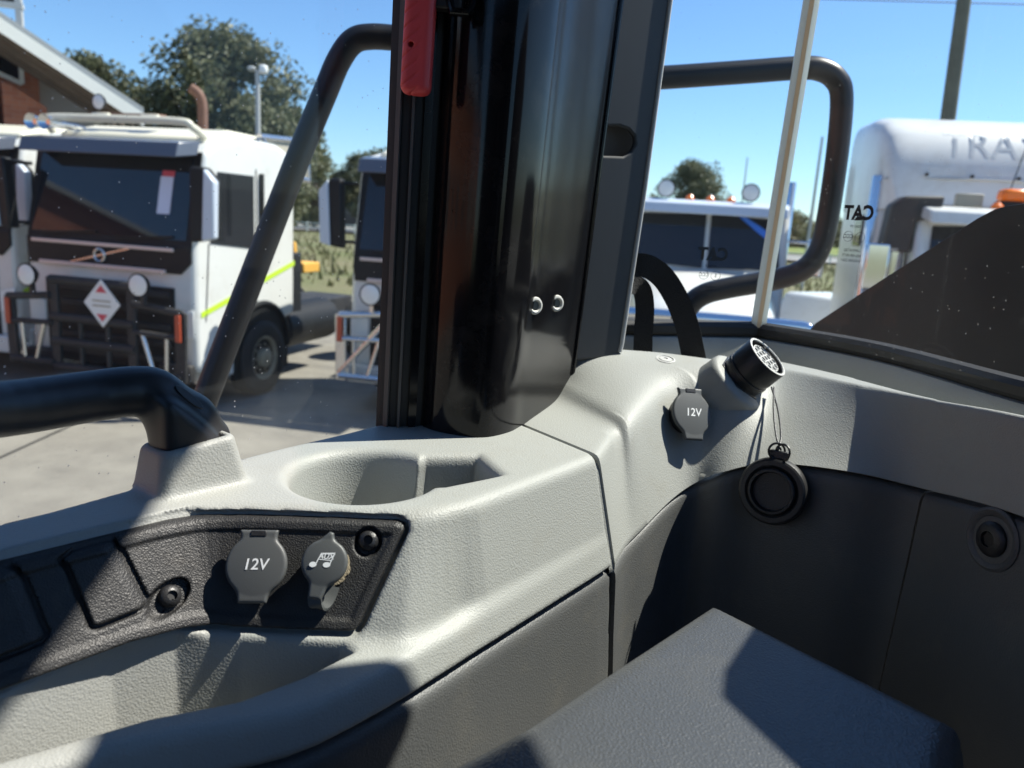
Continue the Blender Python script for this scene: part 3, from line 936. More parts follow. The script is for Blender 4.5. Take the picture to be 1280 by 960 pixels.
P = np.stack([SLp + NO * (-0.0225 - wsh)[:, None] + np.array([0, 0, z_]) if a_ <= -0.1 else SLp + NO * a_ + np.array([0, 0, z_]) for a_, z_ in prof], 1)
b = MB(); b.grid(P + np.array([0, 0, H]))
sill = b.build('window_sill', M['grey'], None, False, angle=40)
tag(sill, kind='structure')
prof = [(0.016, -0.014), (-0.004, -0.014), (-0.0065, -0.010), (-0.0065, -0.003), (-0.003, 0.0015), (0.003, 0.0035), (0.003, -0.004), (0.016, -0.004)]
P = np.stack([SLp + NO * a_ + np.array([0, 0, z_ + 0.0]) for a_, z_ in prof], 1)

# unseen blocks added above the windows to cut sky light and sun
def add_blocker(pts2, z0, nm):
    lo_ = [(x, y, H + z0) for x, y in pts2]
    b = MB(); b.prism(lo_, (0, 0, 0.665 - z0 + 0.002)); o = b.build(nm, M['matblack'], bevel=0.008); tag(o, kind='structure')
add_blocker([(-0.108, 0.655), (-0.135, 0.675), (-0.80, -0.376), (-0.77, -0.395)], 0.24, 'light_blocker')
add_blocker([(0.06, 0.80), (0.29, 0.872), (0.28, 0.90), (0.05, 0.83)], 0.30, 'light_blocker')
add_blocker([(0.432, 0.532), (0.462, 0.540), (0.74, -0.30), (0.70, -0.31)], 0.455, 'light_blocker')  # added at the right window to throw shade on the pocket lip
# ---- right-hand windows: two panes meeting at a polished edge
CN = np.array([0.281, 0.885])                                       # where they meet, in plan
dA = np.array([-0.955, -0.297]); dB = np.array([0.387, -0.922])
lean = np.array([0.028, -0.018])                                    # per metre of height
def pane(name, a2, b2, z0, z1, th, m, parent):
    a2 = np.array(a2); b2 = np.array(b2)
    nn = np.array([(b2 - a2)[1], -(b2 - a2)[0]]); nn = nn / np.linalg.norm(nn)
    pts = []
    for s in (0, th):
        for q, z in ((a2, z0), (b2, z0), (b2, z1), (a2, z1)):
            pp = q + nn * s + lean * (z + 0.1); pts.append((pp[0], pp[1], z + H))
    b = MB(); b.add(pts, [(0, 1, 2, 3), (7, 6, 5, 4), (0, 4, 5, 1), (1, 5, 6, 2), (2, 6, 7, 3), (3, 7, 4, 0)])
    return b.build(name, m, parent, True, angle=20)
winA = empty('rear_window', W((0.2, 0.86, -0.1)), 'narrow fixed pane beside the slate pillar plate, maker mark low down', 'window')
pane('pane', CN + dA * 0.33, CN + dA * 0.006, -0.105, 0.59, 0.0, M['glass_r'], winA) if False else None
def single(name, a2, b2, z0, z1, m, parent):
    pts = []
    for q, z in ((a2, z0), (b2, z0), (b2, z1), (a2, z1)):
        pp = np.array(q) + lean * (z + 0.1); pts.append((pp[0], pp[1], z + H))
    b = MB(); b.add(pts, [(0, 1, 2, 3)])
    return b.build(name, m, parent, True, angle=20)
pA_ = pane('pane', CN + dA * 0.33, CN + dA * 0.004, -0.105, 0.59, -0.006, M['glass_r'], winA)
winB = empty('side_window', W((0.40, 0.6, -0.1)), 'large dusty right-hand pane beyond the polished glass edge, maker mark left of its centre', 'window')
pB_ = pane('pane', CN + dB * 0.004, CN + dB * 1.02, -0.105, 0.59, -0.006, M['glass_r'], winB)
b = MB(); b.grid(P + np.array([0, 0, H])); b.build('seal', M['rubber'], winB, True, angle=30)
def post(pts2, z0, z1, name, m, parent, ln=lean, bevel=0.0):
    b = MB(); lo_ = [(q[0] + ln[0] * (z0 + 0.1), q[1] + ln[1] * (z0 + 0.1), z0 + H) for q in pts2]
    hi_ = [(q[0] + ln[0] * (z1 + 0.1), q[1] + ln[1] * (z1 + 0.1), z1 + H) for q in pts2]
    b.prism(lo_, hi_)
    return b.build(name, m, parent, True, bevel=bevel)
e1 = CN - np.array([0.0035, 0.006])
post([e1 + np.array(q) for q in ((-0.0020, -0.002), (0.0024, -0.003), (0.0028, 0.004), (-0.0015, 0.005))], -0.106, 0.660, 'glass_edge', M['edge'], winB)
post([e1 + np.array(q) for q in ((0.0025, -0.003), (0.0082, -0.0025), (0.0084, 0.003), (0.0029, 0.004))], -0.106, 0.660, 'glass_edge', M['edge2'], winB)
post([e1 + np.array(q) for q in ((-0.0075, 0.000), (-0.0022, -0.002), (-0.0017, 0.005), (-0.0070, 0.005))], -0.106, 0.660, 'glass_edge', M['edge2'], winA)

# unseen panel right of the frame, added and shaped to shade the armrest
b = MB(); b.prism([W((CN[0] + dB[0] * s_ - 0.026, CN[1] + dB[1] * s_ - 0.011, z_)) for s_, z_ in ((0.395, -0.13), (0.397, 0.14), (0.446, 0.225), (0.466, 0.247), (0.75, 0.25), (1.02, 0.25), (1.02, -0.95), (0.45, -0.95))], (0.016, 0.007, 0))
o = b.build('side_wall', M['matblack'], bevel=0.003); tag(o, kind='structure')
# maker's mark on both panes, printed to be read from outside
def mark(px, py, a2, d2, s, parent, nm):
    n3 = np.array([d2[1], -d2[0], 0.0]); n3 = n3 / np.linalg.norm(n3)
    if np.dot(n3, ray(px, py)) > 0: n3 = -n3
    p = onp(px, py, np.array([a2[0], a2[1], -0.1]) + np.array([*(lean * 0.0), 0]), n3)
    p = p + n3 * 0.004
    nn = Vector(n3); u = Vector((0, 0, 1)); r = u.cross(nn).normalized()
    O = W(p)
    q = lambda a_, b_: O + r * (a_ * s) + u * (b_ * s)
    text_mesh('CAT', 0.0180 * s / 0.6, (q(0, 0), r, u, nn), 'maker_mark', M['black_print'], parent, mirror=True, bold=0.0008)
    b = MB(); b.add([q(-0.0075, -0.0108) + nn * 0.0002, q(0.0075, -0.0108) + nn * 0.0002, q(0.0, -0.003) + nn * 0.0002], [(0, 1, 2)])
    b.build('maker_mark', M['black_print'], parent, True, angle=None)
    for (cx_, cy_, tx) in ((0.014 * -1, -0.036, 'CCC'), (0.010, -0.037, 'S')):
        ring = [q(cx_ + 0.0095 * math.cos(a), cy_ + 0.0078 * math.sin(a)) for a in [2 * math.pi * k / 28 for k in range(29)]]
        b = MB(); b.tube(ring, 0.00035 * s, 4, cap=False); b.build('approval_mark', M['black_print'], parent, True)
        text_mesh(tx, 0.0085 * s, (q(cx_, cy_), r, u, nn), 'approval_mark', M['black_print'], parent, mirror=True, bold=0.0001 * s)
    for k, (tx, yy) in enumerate((('E000199', -0.0205), ('LAMINATED', -0.0575), ('AS2-43R-00171', -0.0655), ('ANSI/SAE Z26.1', -0.0735))):
        text_mesh(tx, 0.0062 * s, (q(-0.002, yy), r, u, nn), 'lettering', M['black_print'], parent, mirror=True)
mark(1077, 267, CN, dB, 0.62, winB, 'B')
mark(889, 318, CN, dA, 0.62, winA, 'A')

# ---- black triangular plate against the right window
pl_n = np.array([dB[1], -dB[0], 0.0]); pl_n = -pl_n if np.dot(pl_n, ray(1150, 400)) > 0 else pl_n
pl_n = pl_n / np.linalg.norm(pl_n)
pl_p = np.array([CN[0], CN[1], -0.1]) - pl_n * 0.17
tri = [onp(*q, pl_p, pl_n) for q in ((1005, 424), (1022, 404), (1080, 366), (1150, 321), (1225, 273), (1246, 262), (1262, 257.5), (1282, 255), (1330, 256), (1420, 262), (1420, 640), (1280, 620), (1010, 600), (1000, 470))]
b = MB(); b.prism([W(q) for q in tri], Vector(pl_n) * 0.004)
tp = b.build('corner_plate', M['matblack'], None, False, bevel=0.0008)
tag(tp, 'matt black triangular plate filling the lower right corner of the side window', 'plate')

# ---- pillar: black window frame, gloss black curved cover, slate plate
pil = empty('cab_pillar', W((-0.02, 0.66, -0.17)), 'black cab pillar with gloss curved cover and slate grey side plate', 'pillar')
ZB, ZT = -0.205, 0.664
arc = bez([(-0.071, 0.6095), (-0.0565, 0.5965), (-0.036, 0.5888), (-0.018, 0.5895), (0.000, 0.609), (0.012, 0.636), (0.034, 0.683), (0.0525, 0.7185), (0.0555, 0.7245)], 10)
vs = []
zz = np.linspace(ZB, ZT, 14)
Pg = np.zeros((len(arc), len(zz), 3))
for i, q in enumerate(arc):
    t = i / (len(arc) - 1)
    for j, z in enumerate(zz):
        Pg[i, j] = (q[0] + (0.020 + 0.030 * t) * (z + 0.17), q[1] + 0.0 * z, z + H)
b = MB(); b.grid(Pg)
back = Pg[::-1].copy(); back[:, :, 1] += 0.006
cover = b.build('pillar_cover', M['gloss'], pil, True, angle=None)
b = MB(); b.tube([Vector(q) + Vector((-0.0005, 0.001, 0)) for q in Pg[-1]], 0.0034, 12); b.build('edge_bead', M['gloss'], pil, True)
post([(-0.1085, 0.6085), (-0.1015, 0.6045), (-0.094, 0.6035), (-0.083, 0.6075), (-0.073, 0.6115), (-0.055, 0.625), (0.03, 0.72), (0.03, 0.79), (-0.06, 0.72), (-0.110, 0.640)], -0.20, ZT, 'window_frame', M['rubber'], pil, np.array([0.014, 0.0]))
post([(-0.1022, 0.6035), (-0.0985, 0.6015), (-0.0975, 0.6025), (-0.1012, 0.6055)], -0.20, ZT, 'seal_lip', M['strip'], pil, np.array([0.014, 0.0]))
post([(-0.0902, 0.6010), (-0.0880, 0.6008), (-0.0880, 0.6050), (-0.0902, 0.6050)], -0.20, ZT, 'seal_lip', M['strip'], pil, np.array([0.017, 0.0]))
post([(-0.0815, 0.6050), (-0.0755, 0.6068), (-0.0760, 0.612), (-0.0825, 0.61)], -0.20, ZT, 'frame_bead', M['gloss'], pil, np.array([0.018, 0.0]))
# slate plate with its slotted hole, made as an outline with a notch
A0 = np.array([0.0545, 0.7245, -0.135]); B0 = np.array([0.1085, 0.7490, -0.135])
pn = np.cross(B0 - A0, np.array([0, 0, 1.0])); pn /= np.linalg.norm(pn)
outline = [(712, 452), (775, 446), (777, 430), (806, 236), (838, 0), (872, -240), (800, -240), (770, 0), (752, 120), (746, 158), (775, 158), (786, 162), (793, 170), (794, 180), (789, 189), (779, 195), (742, 194), (735, 245), (722, 352), (714, 425)]
pts = [W(onp(*q, A0, pn)) for q in outline]
b = MB(); b.prism(pts, Vector(pn) * -0.006)
pp_ = b.build('side_plate', M['plate'], pil, True, bevel=0.0026, seg=3)
b = MB(); b.tube([W(onp(*q, A0, pn)) for q in ((774.5, 440), (777, 430), (806, 236), (838, 0), (872, -240))], 0.0023, 10); b.build('edge_strip', M['insert'], pil, True)  # pale strip along the right edge of the plate
# dark interior seen through the slot
post([(0.045, 0.742), (0.1, 0.765), (0.09, 0.80), (0.03, 0.79)], -0.13, ZT, 'pillar_core', M['rubber'], pil, np.array([0.05, 0.0]))
for px, py in ((668, 382), (695, 379)):
    p, n = hit(cover, px, py)
    n = (n + 0.9 * -Vector(ray(px, py)).normalized()).normalized()
    b = MB(); b.lathe(p, n, [(0.0074, -0.004), (0.0074, 0.0008), (0.0067, 0.0022), (0.0052, 0.0026), (0.0041, 0.0018), (0.0038, 0.0002)], 28)
    rv = b.build('rivet', M['rivet'], pil, True)
    b = MB(); b.lathe(p, n, [(0.0039, -0.001), (0.0039, 0.0008), (0.002, 0.0010)], 20); b.build('core', M['rivet_core'], rv)

# ---- red escape hammer clipped to the pillar
hy = 0.585
def hp(px, py): return W(aty(px, py, hy))
ham_o = hp(523, 60)
hx = Vector((1, 0, 0)); hz = (hp(526, 0) - hp(520, 100)).normalized(); hx = (hx - hz * hx.dot(hz)).normalized()
hyv = hz.cross(hx)
def f_ham(x, y, z):
    w = 0.0105 + 0.0 * z
    top = np.abs(x) - (0.0108 - 0.022 * np.clip(z, 0, 0.03) * 0.0)
    d = smax(top, np.abs(y) - 0.0085, 0.006)
    d = smax(d, -(z + 0.0325), 0.007)
    d = smax(d, z - 0.070, 0.004)
    # slanting grip grooves on the left half of the face
    s = (z - 0.85 * x) * 0.76
    gr = 0.0006 * sstep(0.75, 1.0, np.cos(2 * math.pi * s / 0.0074)) * sstep(0.004, 0.0, x) * sstep(-0.0105, -0.009, x)
    hole = np.sqrt((x + 0.0042) ** 2 + (z - 0.0005) ** 2) - 0.0019
    d = d + gr
    return smax(d, -np.maximum(hole, -(np.abs(y) - 0.003)), 0.0006)
A = np.array([hx, hyv, hz]); O = np.array(ham_o)
ham = empty('escape_hammer', ham_o, 'red ribbed hammer handle clipped to the black window pillar', 'hammer')
me = surface_net(f_ham, (-0.014, -0.012, -0.036), (0.014, 0.012, 0.074), 0.0008, 'handle', xform=lambda Q: Q @ A + O)
link_mesh('handle', me, M['red'], ham, True, angle=None)
b = MB()
c_ = hp(556, 2); b.box(c_ + Vector((0, 0.004, 0.012)), (0.026, 0.012, 0.034), Matrix((hx, hyv, hz)).transposed())
b.build('holder', M['mold'], ham, True, bevel=0.002)
b = MB(); b.tube([hp(562, -60) + Vector((0, 0.006, 0)), hp(562, 0) + Vector((0, -0.002, 0)), hp(566, 17) + Vector((0, -0.004, 0)), hp(584, 18) + Vector((0, -0.004, 0)), hp(590, 6) + Vector((0, 0.0, 0)), hp(594, -60) + Vector((0, 0.006, 0))], 0.0032, 10)
b.build('clip', M['gloss'], ham, True)
b = MB(); b.tube([hp(528, -100), hp(527, -60), hp(526, -30)], 0.008, 14); b.build('head', M['mold'], ham, True)

# ---- black webbing strap beside the plate
st = empty('webbing_strap', W(atz(850, 438, -0.13)), 'black webbing strap looped down beside the slate pillar plate', 'strap')
def ribbon(pts, wid, twist):
    P = bez(pts, 10); vs = []; fs = []
    for i, q in enumerate(P):
        q = Vector(q); t = (Vector(P[min(i + 1, len(P) - 1)]) - Vector(P[max(i - 1, 0)])).normalized()
        s_ = i / (len(P) - 1)
        view = Vector(q).normalized()
        w = t.cross(view).normalized(); k = w.cross(t)
        a = twist[0] + (twist[1] - twist[0]) * s_
        w = w * math.cos(a) + k * math.sin(a); k = w.cross(t)
        for sx, sz in ((-wid / 2, -0.0008), (wid / 2, -0.0008), (wid / 2, 0.0008), (-wid / 2, 0.0008)):
            v = q + w * sx + k * sz; vs.append((v.x, v.y, v.z + H))
    n_ = len(P)
    for i in range(n_ - 1):
        for k in range(4): fs.append((i * 4 + k, i * 4 + (k + 1) % 4, i * 4 + 4 + (k + 1) % 4, i * 4 + 4 + k))
    return MB().add(vs, fs)
ribbon([aty(*q) for q in ((770, 360, .79), (788, 336, .80), (806, 332, .80), (828, 346, .80), (846, 374, .795), (858, 405, .79), (866, 440, .785), (872, 470, .79))], 0.024, (0.2, -0.15)).build('strap_band', M['strap'], st, True, angle=60)
ribbon([aty(*q) for q in ((772, 362, .80), (790, 356, .81), (802, 362, .815), (806, 385, .815), (804, 420, .81), (803, 470, .81))], 0.020, (0.3, 0.1)).build('strap_band', M['strap'], st, True, angle=60)

# ---- left window: one tall pane outside the console
lw = empty('left_window', W((-0.26, 0.37, -0.18)), 'large left-hand pane above the console, trucks seen through it', 'window')
LWd = np.array([-0.153, -0.237]); LWd /= np.linalg.norm(LWd)
LWn = np.array([LWd[1], -LWd[0]]); LWn = LWn if LWn[0] < 0 else -LWn
L0 = np.array([-0.1055, 0.625]) + LWn * 0.006
b = MB()
pts = []
for s in (0, 0.005):
    for q, z in ((L0, -0.35), (L0 + LWd * 1.3, -0.35), (L0 + LWd * 1.3, 0.660), (L0, 0.660)):
        pp = q + LWn * s; pts.append((pp[0] + 0.014 * (z + 0.17), pp[1], z + H))
b.add(pts, [(0, 1, 2, 3), (7, 6, 5, 4), (0, 4, 5, 1), (1, 5, 6, 2), (2, 6, 7, 3), (3, 7, 4, 0)])
b.build('pane', M['glass'], lw, True, angle=20)

# ---- charcoal padded top in the foreground
PADP = [(0.1335, 0.4505), (0.2335, 0.331), (0.155, 0.215), (-0.02, 0.14), (-0.075, 0.225), (-0.045, 0.264), (0.012, 0.316), (0.062, 0.372)]
def f_pad(x, y, z):
    d = polysd(x, y, PADP) + 0.004
    topz = -0.230 + 0.0 * x - 0.9 * np.clip(0.03 + (x * 0.75 - y * 0.66) * -1 - 0.30, 0, 1) ** 2
    d = smax(d - 0.25 * np.clip(-0.235 - z, 0, 0.02), z + 0.2225, 0.016)
    return smax(d, -(z + 0.30), 0.012)
pad = empty('armrest', W((0.08, 0.30, -0.30)), 'charcoal grained armrest pad in the foreground at the bottom of the view', 'armrest')
me = surface_net(f_pad, (-0.10, 0.11, -0.31), (0.26, 0.475, -0.215), 0.0032, 'pad')
link_mesh('pad', me, M['pad'], pad, True, angle=None)
b = MB(); b.prism([W((0.11, 0.36, -0.302)), W((0.16, 0.31, -0.302)), W((0.06, 0.20, -0.302)), W((0.0, 0.24, -0.302))], (0.02, -0.02, -0.5))
b.build('support', M['mold'], pad, True, bevel=0.01)

# ---- cab floor, roof and the uprights behind the viewer
b = MB(); b.box((0.02, -0.05, H - 1.32), (1.5, 2.1, 0.05)); o = b.build('floor', M['matblack']); tag(o, kind='structure')
b = MB(); b.box((-0.05, -0.92, H - 0.35), (1.5, 0.05, 1.9)); o = b.build('rear_wall', M['matblack'], bevel=0.01); tag(o, kind='structure')
b = MB(); b.box((0.66, -0.45, H - 0.72), (0.05, 1.0, 1.2)); o = b.build('side_wall', M['matblack'], bevel=0.01); tag(o, kind='structure')
b = MB(); b.box((-0.74, -0.45, H - 0.72), (0.05, 1.0, 1.2)); o = b.build('side_wall', M['matblack'], bevel=0.01); tag(o, kind='structure')
seat = empty('operator_seat', W((-0.08, -0.42, -1.25)), 'black operator seat behind the viewpoint', 'seat')
def f_seat(x, y, z):
    bk = smax(smax(np.abs(x + 0.08) - 0.26 + 0.12 * np.clip(z, 0, 0.4), np.abs(y + 0.52 + 0.12 * (z + 0.3) * 1.0) - 0.07, 0.06), np.abs(z + 0.20) - 0.50, 0.08)
    cu = smax(smax(np.abs(x + 0.08) - 0.27, np.abs(y + 0.28) - 0.27, 0.06), np.abs(z + 0.70) - 0.08, 0.06)
    return smin(bk, cu, 0.05)
me = surface_net(f_seat, (-0.42, -0.80, -0.86), (0.26, 0.06, 0.36), 0.018, 'cushion')
link_mesh('cushion', me, M['pad'], seat, True, angle=None)
b = MB(); b.box(W((-0.08, -0.30, -1.04)), (0.36, 0.36, 0.5)); b.build('pedestal', M['mold'], seat, True, bevel=0.03)
roof_pts = [(-0.75, -0.9), (-0.12, 0.68), (0.02, 0.86), (0.30, 0.93), (0.56, -0.10), (0.56, -0.9)]
b = MB(); b.prism([(x, y, H + 0.665) for x, y in roof_pts], (0, 0, 0.09)); o = b.build('roof', M['matblack'], bevel=0.01); tag(o, kind='structure')

# ================================================================== OUTSIDE THE CAB
M['white'] = mat('white_truck_paint', (0.66, 0.67, 0.645), 0.3, coat=0.3, vary=(1.5, 0.35, (0.58, 0.58, 0.54)), dust=(2.2, 0.45, (0.42, 0.38, 0.30)))
M['cream'] = mat('cream_roof_paint', (0.70, 0.67, 0.54), 0.35, vary=(2, 0.4, (0.6, 0.57, 0.45)))
M['tglass'] = mat('truck_glass', (0.010, 0.012, 0.016), 0.04, spec=0.6)
M['visor'] = mat('smoked_visor', (0.10, 0.115, 0.15), 0.25)
M['tblack'] = mat('black_truck_plastic', (0.010, 0.0105, 0.011), 0.55, spec=0.3, bump=('noise', 40, 0.2, 0.004))
M['steel'] = mat('dull_black_steel', (0.022, 0.022, 0.023), 0.6, spec=0.35, vary=(5, 0.5, (0.07, 0.065, 0.06)))
M['chrome'] = mat('chrome', (0.75, 0.76, 0.78), 0.08, metal=1.0)
M['alu'] = mat('polished_aluminium', (0.62, 0.63, 0.64), 0.25, metal=1.0, vary=(8, 0.4, (0.5, 0.5, 0.5)))
M['pinkchrome'] = mat('bright_trim', (0.62, 0.54, 0.51), 0.35, metal=0.25)
M['amber'] = mat('amber_lens', (0.75, 0.16, 0.02), 0.25)
M['orange'] = mat('orange_lens', (0.9, 0.20, 0.01), 0.25)
M['redmark'] = mat('red_marker', (0.42, 0.07, 0.03), 0.4)
M['lamp'] = mat('lamp_lens', (0.75, 0.76, 0.74), 0.15)
M['paper'] = mat('paper_notice', (0.62, 0.66, 0.80), 0.6)
M['redpaper'] = mat('red_notice_band', (0.6, 0.08, 0.1), 0.6)
M['tyre'] = mat('tyre_rubber', (0.014, 0.014, 0.014), 0.8, bump=('noise', 60, 0.4, 0.01))
M['rim'] = mat('dusty_wheel', (0.30, 0.27, 0.20), 0.5, vary=(9, 0.6, (0.16, 0.14, 0.10)))
M['lime'] = mat('lime_reflective_tape', (0.50, 0.72, 0.04), 0.4)
M['rust'] = mat('rusty_exhaust', (0.17, 0.085, 0.055), 0.7, vary=(10, 0.6, (0.14, 0.07, 0.05)))
M['tan'] = mat('tan_panel', (0.36, 0.33, 0.26), 0.6)
M['yellow'] = mat('yellow_orange_paint', (0.70, 0.38, 0.06), 0.45)
M['bluegrey'] = mat('blue_grey_mirror_shell', (0.52, 0.58, 0.66), 0.3)
M['greypaint'] = mat('grey_plastic_wall', (0.42, 0.43, 0.42), 0.6)

def side_prism(prof, x0, x1):
    """profile of (y, z) pushed across the width"""
    return [(x0, y, z) for y, z in prof], [Vector((x1, y, z)) for y, z in prof]
def wheel(parent, x, y, r=0.52, w=0.30, side=1):
    t = MB(); o = Vector((x, y, r)); ax = Vector((side, 0, 0))
    t.lathe(o, ax, [(r * 0.58, -w), (r * 0.93, -w), (r, -w * 0.85), (r, -w * 0.1), (r * 0.95, 0.0), (r * 0.80, 0.022), (r * 0.60, 0.006), (r * 0.58, -0.03), (r * 0.56, -w * 0.9)], 40)
    wh = t.build('wheel', M['tyre'], parent)
    d = MB(); d.lathe(o, ax, [(r * 0.59, -0.05), (r * 0.59, -0.002), (r * 0.54, -0.004), (r * 0.50, -0.06), (r * 0.42, -0.075), (r * 0.26, -0.05), (r * 0.25, 0.02), (r * 0.2, 0.035), (0.001, 0.035)], 36)
    d.build('rim', M['rim'], wh)
    for k in range(10):
        a = 2 * math.pi * k / 10
        n = MB(); n.lathe(o + Vector((0, math.cos(a), math.sin(a))) * r * 0.36, ax, [(0.016, -0.07), (0.016, -0.035), (0.008, -0.03)], 8)
        n.build('wheel_nut', M['rim'], wh)
    return wh
def lamp_unit(parent, p, r, ax=(0, -1, 0), name='spotlight'):
    b = MB(); b.lathe(p, ax, [(r * 0.5, -r * 0.9), (r * 0.95, -r * 0.35), (r * 1.12, 0), (r * 1.12, r * 0.15), (r * 0.98, r * 0.16)], 28)
    o = b.build(name, M['tblack'], parent)
    b = MB(); b.lathe(p, ax, [(r, r * 0.02), (r * 0.97, r * 0.17), (r * 0.6, r * 0.26), (0.001, r * 0.3)], 28)
    b.build('lens', M['lamp'], o)
    return o

def cabover(loc, rz, label, bull='black', extras=True, lowcol='white'):
    t = empty('prime_mover', loc, label, 'truck', 'trucks parked in a row in the yard', math.radians(rz))
    W2 = 1.235
    prof = [(0.06, 0.50), (0.0, 0.62), (0.0, 1.30), (0.015, 2.08), (0.25, 3.16), (0.50, 3.32), (1.05, 3.42), (1.80, 3.42), (2.22, 3.30), (2.26, 3.1), (2.26, 1.05), (1.95, 0.98), (1.93, 0.62), (0.80, 0.50)]
    b = MB(); a_, e_ = side_prism(prof, -W2, W2); b.prism(a_, e_)
    body = b.build('cab', M['white'], t, bevel=0.07, seg=3)
    b = MB(); a_, e_ = side_prism([(0.42, 3.285), (1.05, 3.405), (1.80, 3.405), (2.1, 3.33), (2.1, 3.46), (1.80, 3.50), (1.0, 3.50), (0.46, 3.36)], -1.05, 1.05); b.prism(a_, e_)
    b.build('roof_cap', M['cream'], t, bevel=0.05)
    yw = lambda z: 0.015 + (z - 2.08) * 0.2176
    def on_screen(x, z, off=0.0): return Vector((x, yw(z) - 0.014 - off, z))
    # black surround, windscreen set into it, visor above
    b = MB(); b.prism([on_screen(-1.20, 2.03, -0.02), on_screen(1.20, 2.03, -0.02), on_screen(1.20, 3.16, -0.02), on_screen(-1.20, 3.16, -0.02)], (0, -0.022, 0))
    b.build('windscreen_surround', M['tblack'], t, bevel=0.008)
    b = MB(); b.prism([on_screen(-1.13, 2.12), on_screen(1.13, 2.12), on_screen(1.10, 3.08), on_screen(-1.10, 3.08)], (0, -0.012, 0))
    ws = b.build('windscreen', M['tglass'], t, bevel=0.004)
    for x0, x1, z0, z1, mm in ((0.68, 0.86, 2.42, 2.86, 'paper'), (0.70, 0.87, 2.86, 2.93, 'redpaper')):
        b = MB(); b.prism([on_screen(x0, z0, 0.014), on_screen(x1, z0, 0.014), on_screen(x1, z1, 0.014), on_screen(x0, z1, 0.014)], (0, -0.004, 0))
        if extras: b.build('notice', M[mm], ws)
    for xa, xb in ((-0.95, -0.15), (0.15, 0.95)):
        b = MB(); b.bar(on_screen(xa, 2.10, 0.03), on_screen(xb, 2.16, 0.03), 0.02, 0.025); b.build('wiper', M['tblack'], t)
    b = MB(); b.prism([(-1.16, 0.20, 3.12), (1.16, 0.20, 3.12), (1.12, -0.14, 3.07), (-1.12, -0.14, 3.07)], (0, 0.06, 0.17))
    b.build('sun_visor', M['visor'], t, bevel=0.012)
    # black upper front panel with trim bars and badge
    b = MB(); b.prism([(-1.18, 0.012, 1.72), (1.05, 0.012, 1.72), (1.20, 0.012, 1.86), (1.20, 0.012, 2.05), (-1.20, 0.012, 2.05), (-1.20, 0.012, 1.84)], (0, -0.035, 0))
    b.build('front_panel', M['tblack'], t, bevel=0.012)
    b = MB(); b.bar((-1.1, -0.040, 2.005), (0.98, -0.040, 2.005), 0.03, 0.045); b.build('trim_bar', M['pinkchrome'], t, bevel=0.008)
    b = MB(); b.bar((-1.0, -0.040, 1.74), (0.86, -0.040, 1.74), 0.03, 0.05); b.build('trim_bar', M['pinkchrome'], t, bevel=0.008)
    if extras:
        b = MB(); b.bar((-0.52, -0.033, 1.765), (0.36, -0.033, 1.985), 0.02, 0.026, (0, -1, 0)); b.build('badge_bar', M['alu'], t)
        b = MB(); b.tube([(-0.08 + 0.075 * math.cos(a), -0.046, 1.875 + 0.075 * math.sin(a)) for a in [2 * math.pi * k / 28 for k in range(29)]], 0.017, 8, cap=False); b.build('badge_ring', M['alu'], t)
        b = MB(); b.prism([(-0.08 + 0.06 * math.cos(a), -0.026, 1.875 + 0.06 * math.sin(a)) for a in [2 * math.pi * k / 20 for k in range(20)]], (0, -0.016, 0)); b.build('badge_disc', M['tblack'], t)
    # lower grille
    b = MB(); b.prism([(-0.95, 0.01, 0.50), (0.95, 0.01, 0.50), (0.95, 0.01, 1.55), (-0.95, 0.01, 1.55)], (0, -0.03, 0)); b.build('grille', M['tblack'], t, bevel=0.01)
    for k in range(5):
        b = MB(); b.bar((-0.9, -0.035, 0.66 + 0.2 * k), (0.9, -0.035, 0.66 + 0.2 * k), 0.035, 0.075); b.build('grille_slat', M['steel'], t, bevel=0.01)
    for s in (-1, 1):
        b = MB(); b.prism([(s * 0.97, -0.005, 0.95), (s * 1.22, -0.005, 0.95), (s * 1.22, -0.005, 1.30), (s * 0.97, -0.005, 1.24)], (0, -0.02, 0)); b.build('headlight', M['lamp'], t, bevel=0.01)
        b = MB(); b.box((s * 1.0, -0.06, 0.52), (0.45, 0.12, 0.24)); b.build('bumper', M['white' if lowcol == 'white' else 'steel'], t, bevel=0.03)
    # sides: doors, glass, handle, tape, arch, wheel, mirrors
    for s in (-1, 1):
        X = s * (W2 + 0.004)
        def side(pts, off, nm, mm, bev=0.006):
            b = MB(); b.prism([(X, y, z) for y, z in pts], (s * off, 0, 0)); return b.build(nm, M[mm], t, bevel=bev)
        side([(0.30, 2.10), (1.22, 2.02), (1.22, 2.96), (0.46, 2.96)], 0.010, 'side_window', 'tglass')
        side([(1.35, 2.10), (1.40, 2.10), (1.40, 3.0), (1.35, 3.0)], 0.05, 'window_visor', 'tblack')
        side([(1.27, 1.05), (1.285, 1.05), (1.285, 3.05), (1.27, 3.05)], 0.004, 'door_gap', 'rubber', 0)
        side([(0.18, 1.15), (0.195, 1.15), (0.28, 2.1), (0.265, 2.1)], 0.004, 'door_gap', 'rubber', 0)
        b = MB(); b.bar((X + s * 0.03, 1.02, 1.80), (X + s * 0.03, 1.20, 1.80), 0.03, 0.035); b.build('door_handle', M['tblack'], t, bevel=0.008)
        side([(0.10, 1.20), (2.24, 1.76), (2.24, 1.83), (0.10, 1.27)], 0.004, 'tape', 'lime', 0)
        arch = [(1.38 + 0.66 * math.cos(a), 0.62 + 0.66 * math.sin(a)) for a in [math.pi * k / 20 for k in range(21)]] + [(0.72, 0.3), (2.04, 0.3)]
        side(arch, 0.012, 'wheel_arch', 'tblack', 0)
        ring = [(X + s * 0.02, 1.38 + 0.66 * math.cos(a), 0.62 + 0.66 * math.sin(a)) for a in [math.pi * (k / 20) for k in range(21)]]
